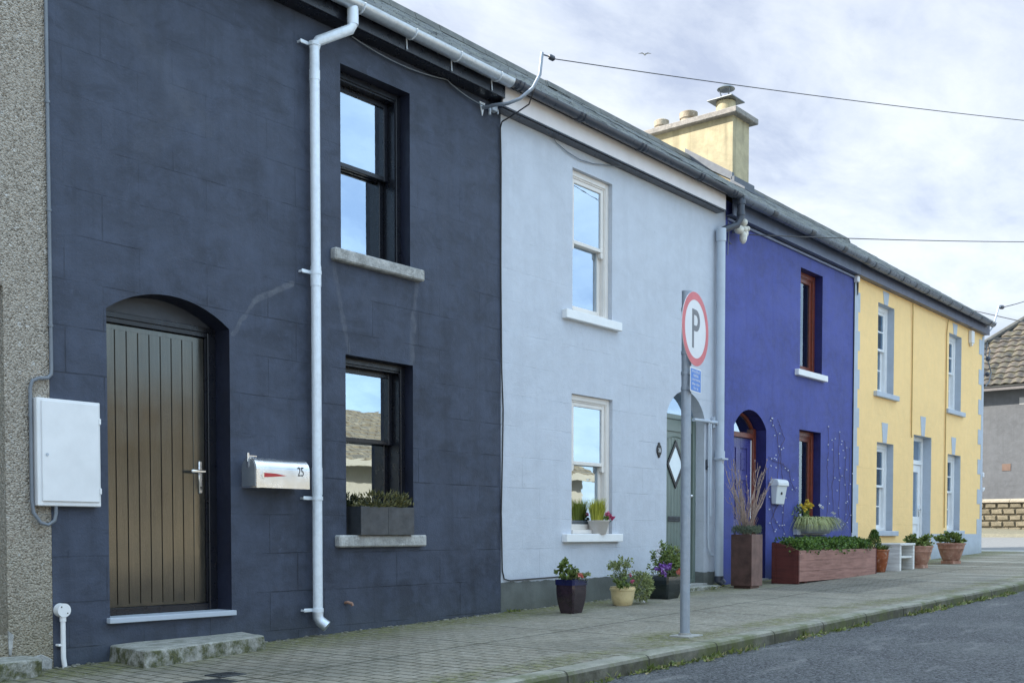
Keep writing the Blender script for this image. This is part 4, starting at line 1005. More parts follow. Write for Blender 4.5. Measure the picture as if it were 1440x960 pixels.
def square_pot(mb, c, w0, w1, h, bulge=.0, n=6, mi=0, th=.02):
    "tapered four sided pot, w0 at the foot, w1 at the rim"
    lev = []
    for i in range(n + 1):
        t = i / n; w = w0 + (w1 - w0) * t + bulge * sin(pi * t); lev.append((w / 2, h * t))
    lev += [(w1 / 2 - th, h), (w1 / 2 - th, h - .06)]
    vs = []; fs = []
    for w, z in lev:
        b = min(.02, w * .15)
        for sx, sy, k in ((-1, -1, 0), (-1, -1, 1), (1, -1, 0), (1, -1, 1), (1, 1, 0), (1, 1, 1), (-1, 1, 0), (-1, 1, 1)):
            horizontal = (k == 1) if (sx == sy) else (k == 0)
            x = sx * (w - (b if ((sx, sy, k) in ((-1, -1, 1), (1, -1, 0), (1, 1, 1), (-1, 1, 0))) else 0)); y = sy * (w - (b if ((sx, sy, k) in ((-1, -1, 0), (1, -1, 1), (1, 1, 0), (-1, 1, 1))) else 0))
            vs.append((c[0] + x, c[1] + y, c[2] + z))
    m = len(lev)
    for i in range(m - 1):
        for j in range(8): fs.append((i * 8 + j, i * 8 + (j + 1) % 8, (i + 1) * 8 + (j + 1) % 8, (i + 1) * 8 + j))
    fs.append(tuple(range(7, -1, -1))); fs.append(tuple((m - 1) * 8 + j for j in range(8)))
    mb.add(vs, fs, mi); return mb

# ---- meter cabinet, conduit, stub pipe
T = thing('meter_cabinet', (3.74, 0, 1.18), 'white meter cabinet across the join of the pebbledashed and charcoal houses', 'cabinet')
b = MB(); b.box(3.565, 4.010, -.062, -.001, 1.165, 1.868, .005); b.build('cabinet_body', m_whiteplastic, T)
b = MB(); b.box(3.592, 3.995, -.074, -.063, 1.195, 1.852, .004); dd = b.build('cabinet_door', m_whiteplastic, T)
b = MB(); b.tube([(3.625, -.075, 1.50), (3.625, -.079, 1.50)], .010, 12); b.build('lock', m_pale, dd)
for z in (1.72, 1.25): b = MB(); b.box(3.992, 4.006, -.080, -.063, z, z + .04, .002); b.build('hinge', m_whiteplastic, dd)
T = thing('conduit', (3.69, 0, 1.03), 'thin grey conduit running up the join and looping behind the white meter cabinet', 'pipe')
b = MB(); b.tube([(3.690, -.016, 5.1), (3.692, -.016, 2.07), (3.688, -.02, 2.03), (3.665, -.02, 2.005), (3.60, -.02, 1.995), (3.56, -.02, 1.975), (3.545, -.02, 1.93), (3.545, -.02, 1.20), (3.55, -.03, 1.12), (3.59, -.04, 1.055), (3.64, -.045, 1.04), (3.685, -.045, 1.07), (3.695, -.045, 1.12), (3.695, -.045, 1.19)], .0125, 10)
b.build('pipe', m_gcable, T)
for z in (4.6, 3.8, 3.1, 2.35, 1.75): 
    b = MB(); x = 3.691 if z > 2.05 else 3.545; b.tube([(x, -.016, z - .008), (x, -.016, z + .008)], .017, 10); b.build('clip', m_gcable, T)
T = thing('vent_pipe', (3.735, -.04, .09), 'short white pipe with a round junction box at the foot of the charcoal wall', 'pipe')
b = MB(); b.tube([(3.735, -.04, .44), (3.735, -.04, .16), (3.742, -.045, .09)], .0165, 12); b.tube([(3.735, -.04, .43), (3.735, -.04, .40)], .021, 12); b.build('pipe', m_whiteplastic, T)
b = MB(); b.tube([(3.735, -.002, .475), (3.735, -.062, .475)], .046, 24); b.build('junction_box', m_whiteplastic, T)
b = MB(); b.tube([(3.715, -.0625, .498), (3.715, -.064, .498)], .005, 8); b.build('screw', m_black, T); b = MB(); b.tube([(3.757, -.0625, .455), (3.757, -.064, .455)], .005, 8); b.build('screw', m_black, T)
b = MB(); b.box(3.70, 3.752, -.045, -.001, .235, .25, .003); b.build('pipe_clip', m_whiteplastic, T)

# ---- doorsteps
def slab(name, poly, z0, z1, mat, label, cat, tilt=0):
    bm = bmesh.new(); n = len(poly)
    vb = [bm.verts.new((x, y, z0)) for x, y in poly]; vt = [bm.verts.new((x, y, z1 + tilt * (x - poly[0][0]))) for x, y in poly]
    bm.faces.new(vb[::-1]); bm.faces.new(vt)
    for i in range(n): bm.faces.new((vb[i], vb[(i + 1) % n], vt[(i + 1) % n], vt[i]))
    bmesh.ops.bevel(bm, geom=list(bm.edges), offset=.02, segments=3, affect='EDGES', profile=.6)
    bmesh.ops.triangulate(bm, faces=bm.faces); bmesh.ops.subdivide_edges(bm, edges=bm.edges, cuts=5, use_grid_fill=True)
    for v in bm.verts:
        k = mnoise.fractal(v.co * 9, 1, 2, 4) * .012; v.co += Vector((k, mnoise.noise(v.co * 7 + Vector((9, 0, 0))) * .012, mnoise.noise(v.co * 8) * .006))
    me = bpy.data.meshes.new(name); bm.to_mesh(me); bm.free(); me.materials.append(mat)
    for p in me.polygons: p.use_smooth = True
    return tag(link(name, me), label, cat)
slab('doorstep', [(4.09, .0), (4.02, -.555), (5.13, -.385), (5.22, .0)], .03, .215, m_step, 'mossy concrete doorstep under the boarded door of the charcoal house', 'doorstep', tilt=.012)
slab('doorstep', [(2.2, .0), (2.2, -.36), (3.46, -.30), (3.50, .0)], .0, .195, m_step, 'worn stone doorstep cut off by the bottom left corner of the photo', 'doorstep')
slab('doorstep', [(11.5, .0), (11.5, -.24), (12.42, -.22), (12.42, .0)], .2, .335, m_step, 'low mossy doorstep under the sage green door behind the parking post', 'doorstep')

# ---- mailbox with the number 25
T = thing('mailbox', (5.45, 0, 1.33), 'galvanised tunnel shaped mailbox with a red flag and number 25 on the charcoal wall', 'mailbox')
x0, x1, yb_, yf = 5.225, 5.735, -.005, -.185; yc = (yb_ + yf) / 2; rr = (yb_ - yf) / 2; zb, zs = 1.335, 1.475
prof = [(yf, zb), (yb_, zb)] + [(yc + rr * cos(a), zs + rr * sin(a)) for a in [pi * i / 16 for i in range(17)]]
b = MB(); n = len(prof)
b.add([(x0, a, c) for a, c in prof] + [(x1, a, c) for a, c in prof], [(i, i + n, (i + 1) % n + n, (i + 1) % n) for i in range(1, n)], smooth=True); b.add([(x0, a, c) for a, c in prof] + [(x1, a, c) for a, c in prof], [(0, n, n + 1, 1), tuple(range(n)), tuple(range(2 * n - 1, n - 1, -1))])
b.build('box_body', m_silver, T)
prof2 = [(yc + (a - yc) * 1.035, zb + (c - zb) * 1.02 - .002) for a, c in prof]
b = MB(); b.prism(prof2, x0 - .012, x0 + .02, 'x', 0); md = b.build('lid', m_silver, T)
b = MB(); prof3 = [(yc + (a - yc) * .88, zb + .012 + (c - zb) * .92) for a, c in prof]; b.prism(prof3, x0 - .016, x0 - .0125, 'x'); b.build('lid_panel', simple('dull_zinc_panel', (.30, .33, .37), .4, .6), md)
b = MB(); b.box(x0 - .03, x0 - .012, yc - .012, yc + .012, 1.53, 1.60, .003); b.box(x0 - .012, x0 + .06, yc - .006, yc + .006, 1.572, 1.580); b.box(x0 - .022, x0 - .016, yc - .008, yc + .008, 1.49, 1.53); b.build('latch', m_chrome, md)
b = MB(); b.prism([(5.285, 1.415), (5.285, 1.448), (5.40, 1.445), (5.50, 1.432), (5.40, 1.423)], yf - .007, yf - .002, 'y'); b.build('flag', m_flag, T)
b = MB(); b.box(5.268, 5.284, yf - .008, yf - .001, 1.405, 1.455, .002); b.box(5.258, 5.268, yf - .006, yf - .001, 1.425, 1.435); b.build('flag_hinge', m_chrome, T)
text('house_number', '25', .105, m_black, T, fr((5.645, yf - .001, 1.466), (1, 0, 0)), xs=.62)

# ---- zinc window box on the charcoal house
T = thing('window_box', (6.66, -.02, .972), 'dark zinc trough of olive foliage on the lower sill of the charcoal house', 'window box')
b = MB()
x0, x1, y0, y1, z0, z1 = 6.365, 7.005, -.10, .085, .972, 1.215
b.box(x0, x1, y0, y0 + .012, z0, z1, .003); b.box(x0, x1, y1 - .012, y1, z0, z1, .003); b.box(x0, x0 + .012, y0 + .012, y1 - .012, z0, z1); b.box(x1 - .012, x1, y0 + .012, y1 - .012, z0, z1); b.box(x0 + .012, x1 - .012, y0 + .012, y1 - .012, z0, z0 + .01); b.box(x0 + .318, x0 + .322, y0 - .002, y0, z0 + .004, z1 - .004)
b.build('trough', m_zinc, T)
b = MB(); b.box(x0 + .013, x1 - .013, y0 + .013, y1 - .013, z0 + .15, z1 - .02); b.build('soil', m_soil, T)
bush(T, 'foliage', m_leafgold, (6.68, -.01, 1.24), (.34, .11, .11), 900, .045, .015, up=1.0, flat=1.21, clump=60)

# ---- small pot on the grey house's sill
T = thing('flower_pot', (9.98, .0, .981), 'pale pot of lime heather and a pink flower on the grey house windowsill', 'flower pot')
b = MB(); b.lathe([(.085, 0), (.12, .135), (.125, .14), (.125, .15), (.11, .15), (.105, .12), (0, .12)], (10.0, -.005, .981), 24); b.lathe([(.085, 0), (0, 0)], (10.0, -.005, .982), 24); b.build('pot', m_stonepot, T)
grass(T, 'heather', m_lime, (9.97, -.005, 1.11), (.07, .06), 260, .24, .07, .012)
bush(T, 'foliage', m_leafdark, (10.05, -.01, 1.13), (.09, .07, .04), 120, .04)
blooms(T, 'flower', m_pink, [(10.12, -.05, 1.17), (10.16, -.03, 1.19), (10.14, -.07, 1.155)], .045)

# ---- pots along the grey house
X0, Y0 = 8.68, -.60; zg = gz(X0)
T = thing('planter', (X0, Y0, zg), 'tall square plum glazed planter of geraniums in front of the grey wall', 'planter')
b = MB(); square_pot(b, (X0, Y0, zg - .012), .155, .225, .30, .025); b.build('pot', m_plum, T)
b = MB(); square_pot(b, (X0, Y0, zg + .272), .240, .244, .055, 0, 2, th=.016); b.build('rim', m_plumrim, T)
b = MB(); b.box(X0 - .1, X0 + .1, Y0 - .1, Y0 + .1, zg + .29, zg + .305); b.build('soil', m_soil, T)
bush(T, 'foliage', m_leaf, (X0 - .05, Y0 + .02, zg + .42), (.10, .09, .09), 420, .036, .034, clump=24); bush(T, 'trailing_leaves', m_leafgrey, (X0 + .07, Y0 - .05, zg + .345), (.12, .08, .045), 260, .036, .032, clump=16)
blooms(T, 'flower', m_coral, [(X0 - .03, Y0 - .12, zg + .37), (X0 + .0, Y0 - .12, zg + .355)], .035)
X0, Y0 = 9.62, -.58; zg = gz(X0)
T = thing('flower_pot', (X0, Y0, zg), 'round cream glazed pot with loose straggling stems between two dark pots', 'flower pot')
b = MB(); b.lathe([(0, .0), (.078, .0), (.10, .02), (.118, .08), (.125, .14), (.129, .165), (.136, .170), (.137, .19), (.128, .195), (.131, .2), (.131, .208), (.12, .208), (.115, .17), (0, .17)], (X0, Y0, zg - .01), 36); b.build('pot', m_cream, T)
b = MB(); b.lathe([(.117, 0), (0, .01)], (X0, Y0, zg + .17), 20); b.build('soil', m_soil, T)
stems(T, (X0 - .01, Y0, zg + .17), (.17, .12, .30), 15)
bush(T, 'foliage', m_leafgrey, (X0 - .02, Y0, zg + .38), (.19, .12, .12), 520, .032, .022, clump=30); bush(T, 'low_leaves', m_leaf, (X0 - .14, Y0 - .08, zg + .235), (.10, .08, .045), 220, .036, .022, clump=12)
bush(T, 'trailing_shoots', m_leafgrey, (X0 + .27, Y0 - .06, zg + .19), (.13, .12, .15), 760, .036, .022)
blooms(T, 'flower', m_pink, [(X0 + .03, Y0 - .10, zg + .25), (X0 + .11, Y0 - .02, zg + .31)], .026); blooms(T, 'flower', m_whitepetal, [(X0 - .46, Y0 + .2, zg + .24), (X0 - .40, Y0 + .2, zg + .19), (X0 + .22, Y0 - .12, zg + .03)], .018)
X0, Y0 = 10.62, -.46; zg = gz(X0)
T = thing('planter', (X0, Y0, zg), 'low black glazed tub overflowing with purple and red flowers by the sage door', 'planter')
b = MB(); square_pot(b, (X0, Y0, zg - .01), .25, .315, .26, .03); b.build('pot', m_blackpot, T)
b = MB(); b.box(X0 - .13, X0 + .13, Y0 - .13, Y0 + .13, zg + .20, zg + .22); b.build('soil', m_soil, T)
bush(T, 'foliage', m_leaf, (X0 + .02, Y0, zg + .42), (.24, .17, .19), 1300, .034, .022, clump=60); bush(T, 'light_foliage', m_leafgrey, (X0 + .12, Y0 - .05, zg + .38), (.16, .14, .17), 700, .034, .022, clump=36)
blooms(T, 'purple_flower', m_violet, [(X0 - .22 + R.uniform(-.11, .12), Y0 - .15 + R.uniform(-.04, .05), zg + .33 + R.uniform(-.05, .05)) for _ in range(12)], .036)
blooms(T, 'red_flower', m_coral, [(X0 - .0 + R.uniform(-.05, .05), Y0 - .19, zg + .31 + R.uniform(-.025, .025)) for _ in range(4)], .034)
blooms(T, 'white_flower', m_whitepetal, [(X0 - .17 + R.uniform(-.08, .08), Y0 - .05, zg + .52 + R.uniform(-.05, .05)) for _ in range(7)], .026)

# ---- house plaque
T = thing('house_plaque', (11.25, 0, 1.978), 'small dark oval number plaque beside the sage green door', 'plaque')
b = MB(); b.prism([(11.25 + .052 * cos(a), 1.978 + .072 * sin(a)) for a in [2 * pi * i / 24 for i in range(24)]], -.016, -.001, 'y', .003); b.build('plate', m_black, T)
b = MB()
for dz in (.072, -.072): b.tube([(11.25, -.002, 1.978 + dz), (11.25, -.014, 1.978 + dz)], .02, 12)
b.build('finial', m_black, T)
text('house_number', '26', .07, m_whiteplastic, T, fr((11.25, -.0172, 1.975), (1, 0, 0)), xs=.8)

# ---- parking sign
px_, py_ = 7.565, -2.535; zb = gz(px_) - .012
T = thing('parking_sign', (px_, py_, zb), 'steel post by the kerb with a red ringed P disc and small blue plate', 'road sign')
b = MB(); b.tube([(px_, py_, zb - .05), (px_, py_, 2.865)], .0385, 24); b.tube([(px_, py_, 2.865), (px_, py_, 2.88)], .040, 24); b.build('post', m_post, T)
b = MB(); b.box(px_ - .09, px_ + .13, py_ - .09, py_ + .09, zb - .01, zb + .012, .004); b.tube([(px_, py_, zb + .008), (px_, py_, zb + .03)], .05, 20); b.build('base_plate', m_concrete, T)
hx = (sin(radians(81)), cos(radians(81)), 0)
MF = fr((px_ + .002, py_ - .075, 2.575), hx)
def disc(r, d0, d1, mat, name, par, seg=48, r0=0):
    b = MB(); 
    if r0 == 0: b.prism([(r * cos(2 * pi * i / seg), r * sin(2 * pi * i / seg)) for i in range(seg)], d0, d1, 'z')
    else:
        for i in range(seg):
            a, c = 2 * pi * i / seg, 2 * pi * (i + 1) / seg
            b.add([(r0 * cos(a), r0 * sin(a), d1), (r * cos(a), r * sin(a), d1), (r * cos(c), r * sin(c), d1), (r0 * cos(c), r0 * sin(c), d1)], [(0, 1, 2, 3)])
        b.open = True
    return b.build(name, mat, par, M=MF)
sd1 = disc(.285, 0, .004, m_signwhite, 'disc', T)
disc(.285, .0, .0046, m_signred, 'red_ring', sd1, r0=.225)
b = MB(); b.prism([(-.075, -.15), (-.035, -.15), (-.035, .15), (-.075, .15)], .0042, .0052, 'z')
ro, ri = .083, .040; zc = .067
outer = [(-.035, zc + ro), (.01, zc + ro)] + [(.01 + ro * sin(a), zc + ro * cos(a)) for a in [pi * i / 14 for i in range(1, 14)]] + [(.01, zc - ro), (-.035, zc - ro)]
inner = [(-.035, zc + ri), (.006, zc + ri)] + [(.006 + ri * sin(a), zc + ri * cos(a)) for a in [pi * i / 14 for i in range(1, 14)]] + [(.006, zc - ri), (-.035, zc - ri)]
for i in range(len(outer) - 1): b.prism([outer[i], outer[i + 1], inner[i + 1], inner[i]], .0042, .0052, 'z')
b.build('letter_p', m_signgrey, sd1, M=MF)
MF = fr((px_ + .012, py_ - .075, 2.18), hx)
b = MB(); b.box(-.118, .118, -.095, .095, 0, .003, .001); pl_ = b.build('plate', m_signwhite, T, M=MF)
b = MB(); b.box(-.108, .108, -.085, .085, .0031, .0038); b.build('blue_panel', m_signblue, pl_, M=MF)
for i, (s_, w_) in enumerate((('PAY & DISPLAY', .030), ('PARKING', .030), ('2 HOUR PARKING', .026), ('8.00am - 6.00pm', .028), ('Mon - Sat', .030))):
    text('plate_text', s_, w_, m_signwhite, pl_, MF @ Matrix.Translation((0, .064 - i * .032, .0042)), xs=.86, ext=.0002)
for z in (2.74, 2.40, 2.24, 2.12):
    b = MB(); b.tube([(px_, py_, z - .012), (px_, py_, z + .012)], .043, 20); b.box(px_ - .025, px_ + .025, py_ - .072, py_ - .035, z - .012, z + .012); b.build('post_clip', m_post, T)

# ---- tall corten planter with bare twigs and lavender
zg = gz(12.35)
T = thing('planter', (12.42, -.42, zg), 'tall rust brown metal planter with bare twigs over lavender at the purple doorway', 'planter')
x0, x1, y0, y1, zt = 12.42, 12.71, -.635, -.345, .975
b = MB(); b.box(x0, x1, y0, y1, zg + .03, zt, .004); b.box(x0 + .03, x1 - .03, y0 + .03, y1 - .03, zg - .02, zg + .03)
po_ = b.build('pot', m_corten, T); po_.data.materials.append(m_corten_lit)
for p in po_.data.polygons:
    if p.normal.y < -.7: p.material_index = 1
mb = MB(); mb.open = True
for i in range(1500):
    p = Vector((R.uniform(x0, x1), R.uniform(y0, y1), zt - .01 + .09 * R.random() ** .7)); mb.leaf(p, Vector((R.gauss(0, .35), R.gauss(0, .35), 1)), rv(), R.uniform(.03, .06), .007, R.random())
mb.build('lavender', leafmat('lavender_leaves', (.07, .10, .07), (.20, .24, .16)), T)
mb = MB()
for i in range(30):
    a = R.uniform(0, 2 * pi); k = R.uniform(.2, 1) ** .7; L = R.uniform(.45, .98)
    p = Vector((12.565 + R.uniform(-.05, .05), -.49 + R.uniform(-.05, .05), zt)); d = Vector((cos(a) * .85 * k, sin(a) * .6 * k, 1)).normalized(); pts = [p]
    for j in range(7): d = (d + rv() * .10 + Vector((0, 0, .04))).normalized(); pts.append(pts[-1] + d * L / 7)
    mb.tube(pts, [.008 - .0009 * j for j in range(8)], 5)
    for j in range(2, 8):
        if R.random() < .75:
            d2 = (d + rv() * .8).normalized(); q0 = pts[j - 1]; mb.tube([q0, q0 + d2 * .06, q0 + (d2 + d) * .075], [.004, .003, .0015], 4)
        if R.random() < .9: q0 = pts[j]; mb.sphere(q0 + d * .012, .011, 5, 4, sc=(.6, .6, 1.6))
mb.build('bare_twigs', m_twig, T)

# ---- timber trough
zg = gz(14.8)
T = thing('planter_trough', (14.7, -.45, zg), 'long red brown timber trough of dark green leaves under the purple house window', 'planter')
xa, xb, yf, yb = 13.42, 16.12, -.79, -.41
b = MB(); h = .43
for k in range(3): b.box(xa + .03, xb - .02, yf, yf + .028, .335 + k * .137 + .02, .335 + (k + 1) * .137 + .018, .0015)
b.build('front_boards', m_trough, T)
for xx in (xa, xb - .03):
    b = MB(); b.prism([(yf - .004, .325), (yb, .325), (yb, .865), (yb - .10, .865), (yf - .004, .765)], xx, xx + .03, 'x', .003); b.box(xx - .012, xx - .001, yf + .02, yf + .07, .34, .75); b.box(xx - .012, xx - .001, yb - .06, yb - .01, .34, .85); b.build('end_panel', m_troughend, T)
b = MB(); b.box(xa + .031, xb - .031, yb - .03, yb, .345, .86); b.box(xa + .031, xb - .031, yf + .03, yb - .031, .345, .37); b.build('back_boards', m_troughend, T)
for x in (xa + .25, xa + 1.2, xb - .3): 
    b = MB(); b.box(x, x + .06, yf + .02, yb - .02, gz(x) - .01, .344); b.build('foot', m_troughend, T)
b = MB(); b.box(xa + .031, xb - .031, yf + .03, yb - .031, .66, .70); b.build('soil', m_soil, T)
mb = MB(); mb.open = True
for i in range(95):
    cx0 = R.uniform(xa + .06, xb - .08); cy0 = R.uniform(yf + .06, yb - .06); zt0 = .765 + .10 * (cy0 - yf) / .4
    for j in range(40):
        d = (rv() + Vector((0, -.15, .55))).normalized(); p = Vector((cx0, cy0, zt0)) + Vector((d.x * .10, d.y * .10, d.z * .085)); mb.leaf(p, (d + rv() * .6).normalized(), rv(), R.uniform(.03, .055), .03, R.random())
mb.build('foliage', m_leafdark, T)

# ---- orange glazed pot with a small conifer
zg = gz(16.4)
T = thing('flower_pot', (16.45, -.55, zg), 'glossy orange brown pot with a small upright conifer at the end of the trough', 'flower pot')
X0, Y0 = 16.52, -.66; zg = gz(X0)
b = MB(); b.lathe([(0, 0), (.10, 0), (.11, .015), (.135, .12), (.155, .24), (.16, .325), (.172, .33), (.172, .35), (.16, .355), (.15, .34), (.148, .31), (0, .31)], (X0, Y0, zg - .01), 32); b.build('pot', m_glazedterra, T)
b = MB(); b.lathe([(.148, 0), (0, .012)], (X0, Y0, zg + .30), 20); b.build('soil', m_soil, T)
mb = MB(); mb.open = True
for i in range(1700):
    t = R.random() ** .8; r = .105 * (1 - t * t) ** .5 * R.uniform(.4, 1); a = R.uniform(0, 2 * pi); p = Vector((X0 - .03 + r * cos(a), Y0 + .05 + r * sin(a), zg + .32 + .31 * t)); mb.leaf(p, Vector((cos(a) * .5, sin(a) * .5, 1)), rv(), .032, .009, R.random())
mb.build('conifer', m_leafdark, T); grass(T, 'strap_leaves', m_leaf, (X0 + .03, Y0 - .06, zg + .32), (.09, .07), 50, .16, .12, .022, sagk=.2)

# ---- white timber box
T = thing('wooden_stand', (17.35, -.55, gz(17.35)), 'chipped white timber stand with one shelf between the orange pot and the terracotta pots', 'plant stand')
x0, x1, y0, y1, z0, z1 = 16.95, 17.60, -.84, -.45, gz(17.1) - .01, .80
b = MB(); b.box(x0, x0 + .07, y0, y1, z0, z1, .004); b.build('side_panel', m_whitewood, T); b = MB(); b.box(x1 - .07, x1, y0, y1, z0 + .01, z1, .004); b.build('side_panel', m_whitewood, T)
b = MB(); b.box(x0 - .01, x1 + .01, y0 - .01, y1, z1, z1 + .035, .004); b.build('top', m_whitewood, T); b = MB(); b.box(x0 + .071, x1 - .071, y0 + .02, y1 - .03, .60, .635, .003); b.build('shelf', m_whitewood, T)
b = MB(); b.box(x0 + .071, x1 - .071, y1 - .028, y1 - .008, z0 + .01, z1 - .002); b.build('back_panel', m_whitewood, T)

# ---- two terracotta pots
def terra_pot(x, y, label):
    z = gz(x)
    T = thing('flower_pot', (x, y, z), label, 'flower pot', 'aged terracotta pots in front of the yellow house')
    b = MB(); b.box(x - .11, x + .11, y - .11, y + .11, z - .01, z + .055, .006); b.build('pot_foot', m_terra, T)
    b = MB(); b.lathe([(0, .055), (.12, .055), (.13, .065), (.165, .16), (.19, .25), (.196, .255), (.198, .29), (.203, .295), (.206, .325), (.222, .33), (.222, .352), (.203, .356), (.19, .34), (.185, .31), (0, .31)], (x, y, z), 36); b.build('pot', m_terra, T)
    b = MB(); b.lathe([(.187, 0), (0, .012)], (x, y, z + .312), 20); b.build('soil', m_soil, T)
    bush(T, 'foliage', m_leaf, (x, y, z + .42), (.235, .2, .085), 520, .062, .045, up=.7, flat=z + .35, clump=30); bush(T, 'pale_leaves', m_leafgrey, (x + .03, y - .05, z + .38), (.2, .17, .04), 70, .05, .035, up=.6)
    return T
T1 = terra_pot(17.92, -.80, 'aged terracotta pot of broad leaves beside the white timber stand')
T2 = copy_tree(T1); T2.location = (19.42, -.83, gz(19.42)); T2.scale = (1.08, 1.08, 1); T2.rotation_euler = (0, 0, 1.3)
T2['label'] = 'aged terracotta pot of broad leaves standing farthest along the yellow house'

# ---- letterbox and window box on the purple house
T = thing('letterbox', (14.28, 0, 1.39), 'slim white wall letterbox with a rounded lid between the purple door and window', 'letterbox')
b = MB(); b.hull([(14.24, -.001, 1.40), (14.50, -.001, 1.40), (14.50, -.07, 1.395), (14.24, -.07, 1.395), (14.21, -.001, 1.66), (14.52, -.001, 1.66), (14.52, -.11, 1.66), (14.21, -.11, 1.66)], [(0, 1, 2, 3), (4, 5, 6, 7), (0, 1, 5, 4), (1, 2, 6, 5), (2, 3, 7, 6), (3, 0, 4, 7)], .008)
m_lb = simple('silver_grey_paint', (.66, .70, .73), .35, .1, var=.05); b.build('box_body', m_lb, T)
b = MB(); b.prism([(-.002, 1.655), (-.128, 1.655), (-.128, 1.70), (-.11, 1.735), (-.07, 1.75), (-.002, 1.75)], 14.20, 14.53, 'x', .004); b.build('lid', m_lb, T)
b = MB(); b.tube([(14.36, -.09, 1.55), (14.36, -.105, 1.55)], .02, 10); b.build('lock', m_black, T)
T = thing('window_box', (15.45, -.10, .95), 'grey window box of trailing striped grass and yellow flowers on the purple house', 'window box')
b = MB(); b.hull([(15.08, .08, .985), (15.88, .08, .985), (15.88, -.16, .985), (15.08, -.16, .985), (15.04, .09, 1.11), (15.93, .09, 1.11), (15.93, -.20, 1.11), (15.04, -.20, 1.11)], [(0, 1, 2, 3), (4, 5, 6, 7), (0, 1, 5, 4), (1, 2, 6, 5), (2, 3, 7, 6), (3, 0, 4, 7)], .008)
b.box(15.02, 15.95, -.21, -.19, 1.09, 1.12, .003); b.build('trough', simple('grey_plastic_trough', (.24, .27, .33), .5), T)
b = MB(); b.box(15.06, 15.90, -.17, .07, 1.105, 1.118); b.build('soil', m_soil, T)
grass(T, 'striped_grass', m_varieg, (15.45, -.12, 1.10), (.42, .09), 800, .36, .28, .013, sagk=.85)
bush(T, 'foliage', m_leaf, (15.15, -.02, 1.28), (.22, .08, .12), 240, .05, .03)
blooms(T, 'yellow_flower', m_yellowpetal, [(15.16 + R.uniform(-.16, .22), -.10 + R.uniform(-.05, .05), 1.40 + R.uniform(-.09, .07)) for _ in range(16)], .035)
blooms(T, 'white_flower', m_whitepetal, [(15.55, -.14, 1.40), (15.62, -.15, 1.37), (15.95, -.2, 1.28), (16.05, -.22, 1.20), (16.10, -.22, 1.16), (15.88, -.2, 1.30)], .03)

# ---- fairy lights on the purple wall
def lights(label, x, z0, runs):
    T = thing('fairy_lights', (x, 0, z0), label, 'fairy lights', 'fairy lights on the purple wall')
    w = MB(); bulbs = []
    for pts in runs:
        P3 = [Vector((a, -.014, b)) for a, b in pts]; out = []
        for i in range(len(P3) - 1):
            for j in range(6):
                t = j / 6; out.append(P3[i].lerp(P3[i + 1], t) + Vector((R.gauss(0, .010), R.gauss(0, .002), 0)))
        out.append(P3[-1]); w.tube(out, .003, 5)
        for q in out[::3]:
            if R.random() < .85: bulbs.append(q + Vector((R.uniform(-.13, .13), -.004, R.uniform(-.06, .06))))
    w.build('wire', simple('plum_wire', (.05, .02, .04), .6), T)
    first = None
    for q in bulbs[:98]:
        if first is None:
            b = MB(); b.sphere((0, 0, 0), .010, 6, 5); bo = b.build('bulb', m_bulb); first = bo
        else:
            bo = first.copy(); COL.objects.link(bo)
        bo.parent = T; bo.location = q - T.location
    return T
lights('strings of white fairy lights around the letterbox on the purple wall', 14.4, 1.0, [
    [(14.20, 2.62), (14.25, 2.50), (14.38, 2.40), (14.45, 2.1), (14.40, 1.8), (14.42, 1.4), (14.20, 1.15), (14.30, 1.02)],
    [(14.38, 2.60), (14.52, 2.45), (14.62, 2.32), (14.48, 2.2), (14.50, 1.95), (14.58, 1.7), (14.62, 1.4), (14.55, 1.1), (14.70, .95)],
    [(14.12, 2.05), (14.30, 2.0), (14.55, 1.98), (14.75, 1.9), (14.85, 1.72), (14.98, 1.6)], [(14.1, 1.9), (14.15, 1.5), (14.30, 1.2), (14.50, 1.05)]])
lights('curtain of white fairy lights between the purple window and the yellow house', 16.5, 1.0, [
    [(16.12, 2.62), (16.16, 2.3), (16.10, 2.0), (16.14, 1.6), (16.10, 1.2)], [(16.32, 2.40), (16.36, 2.1), (16.30, 1.7), (16.34, 1.3)],
    [(16.55, 2.55), (16.52, 2.2), (16.60, 1.8), (16.55, 1.4), (16.58, 1.1)], [(16.75, 2.45), (16.82, 2.2), (16.78, 1.9), (16.86, 1.5), (16.80, 1.2)], [(16.96, 2.35), (16.98, 2.0), (16.94, 1.6), (16.97, 1.25), (16.7, 1.05)]])

# ---- overhead line bracket at the join of the charcoal and grey houses
T = thing('cable_bracket', (8.03, 0, 5.05), 'curved steel bracket holding the overhead line above the join of the charcoal and grey houses', 'bracket')
b = MB(); b.prism([(8.00, 5.10), (8.08, 5.10), (8.04, 4.97)], -.012, -.0, 'y', .002); b.build('wall_plate', m_galvpaint, T)
b = MB(); b.tube([(8.04, -.01, 5.045), (8.03, -.18, 5.03), (8.02, -.34, 5.00), (8.06, -.46, 5.03), (8.12, -.56, 5.12), (8.16, -.61, 5.24), (8.17, -.63, 5.44)], .016, 12); b.build('arm', m_post, T)
b = MB(); b.tube([(8.17, -.63, 5.425), (8.25, -.65, 5.425)], .007, 6); b.tube([(8.245, -.65, 5.425), (8.26, -.652, 5.425), (8.30, -.66, 5.42), (8.315, -.662, 5.42)], [.014, .026, .026, .014], 12); b.build('insulator', m_upvc, T)
b = MB(); b.box(8.12, 8.20, -.07, -.01, 5.04, 5.10, .006); b.tube([(8.10, -.05, 5.05), (8.10, -.05, 4.99)], .013, 8); b.tube([(8.22, -.05, 5.09), (8.22, -.05, 5.03)], .010, 8); b.build('cable_clamp', m_pale, T)
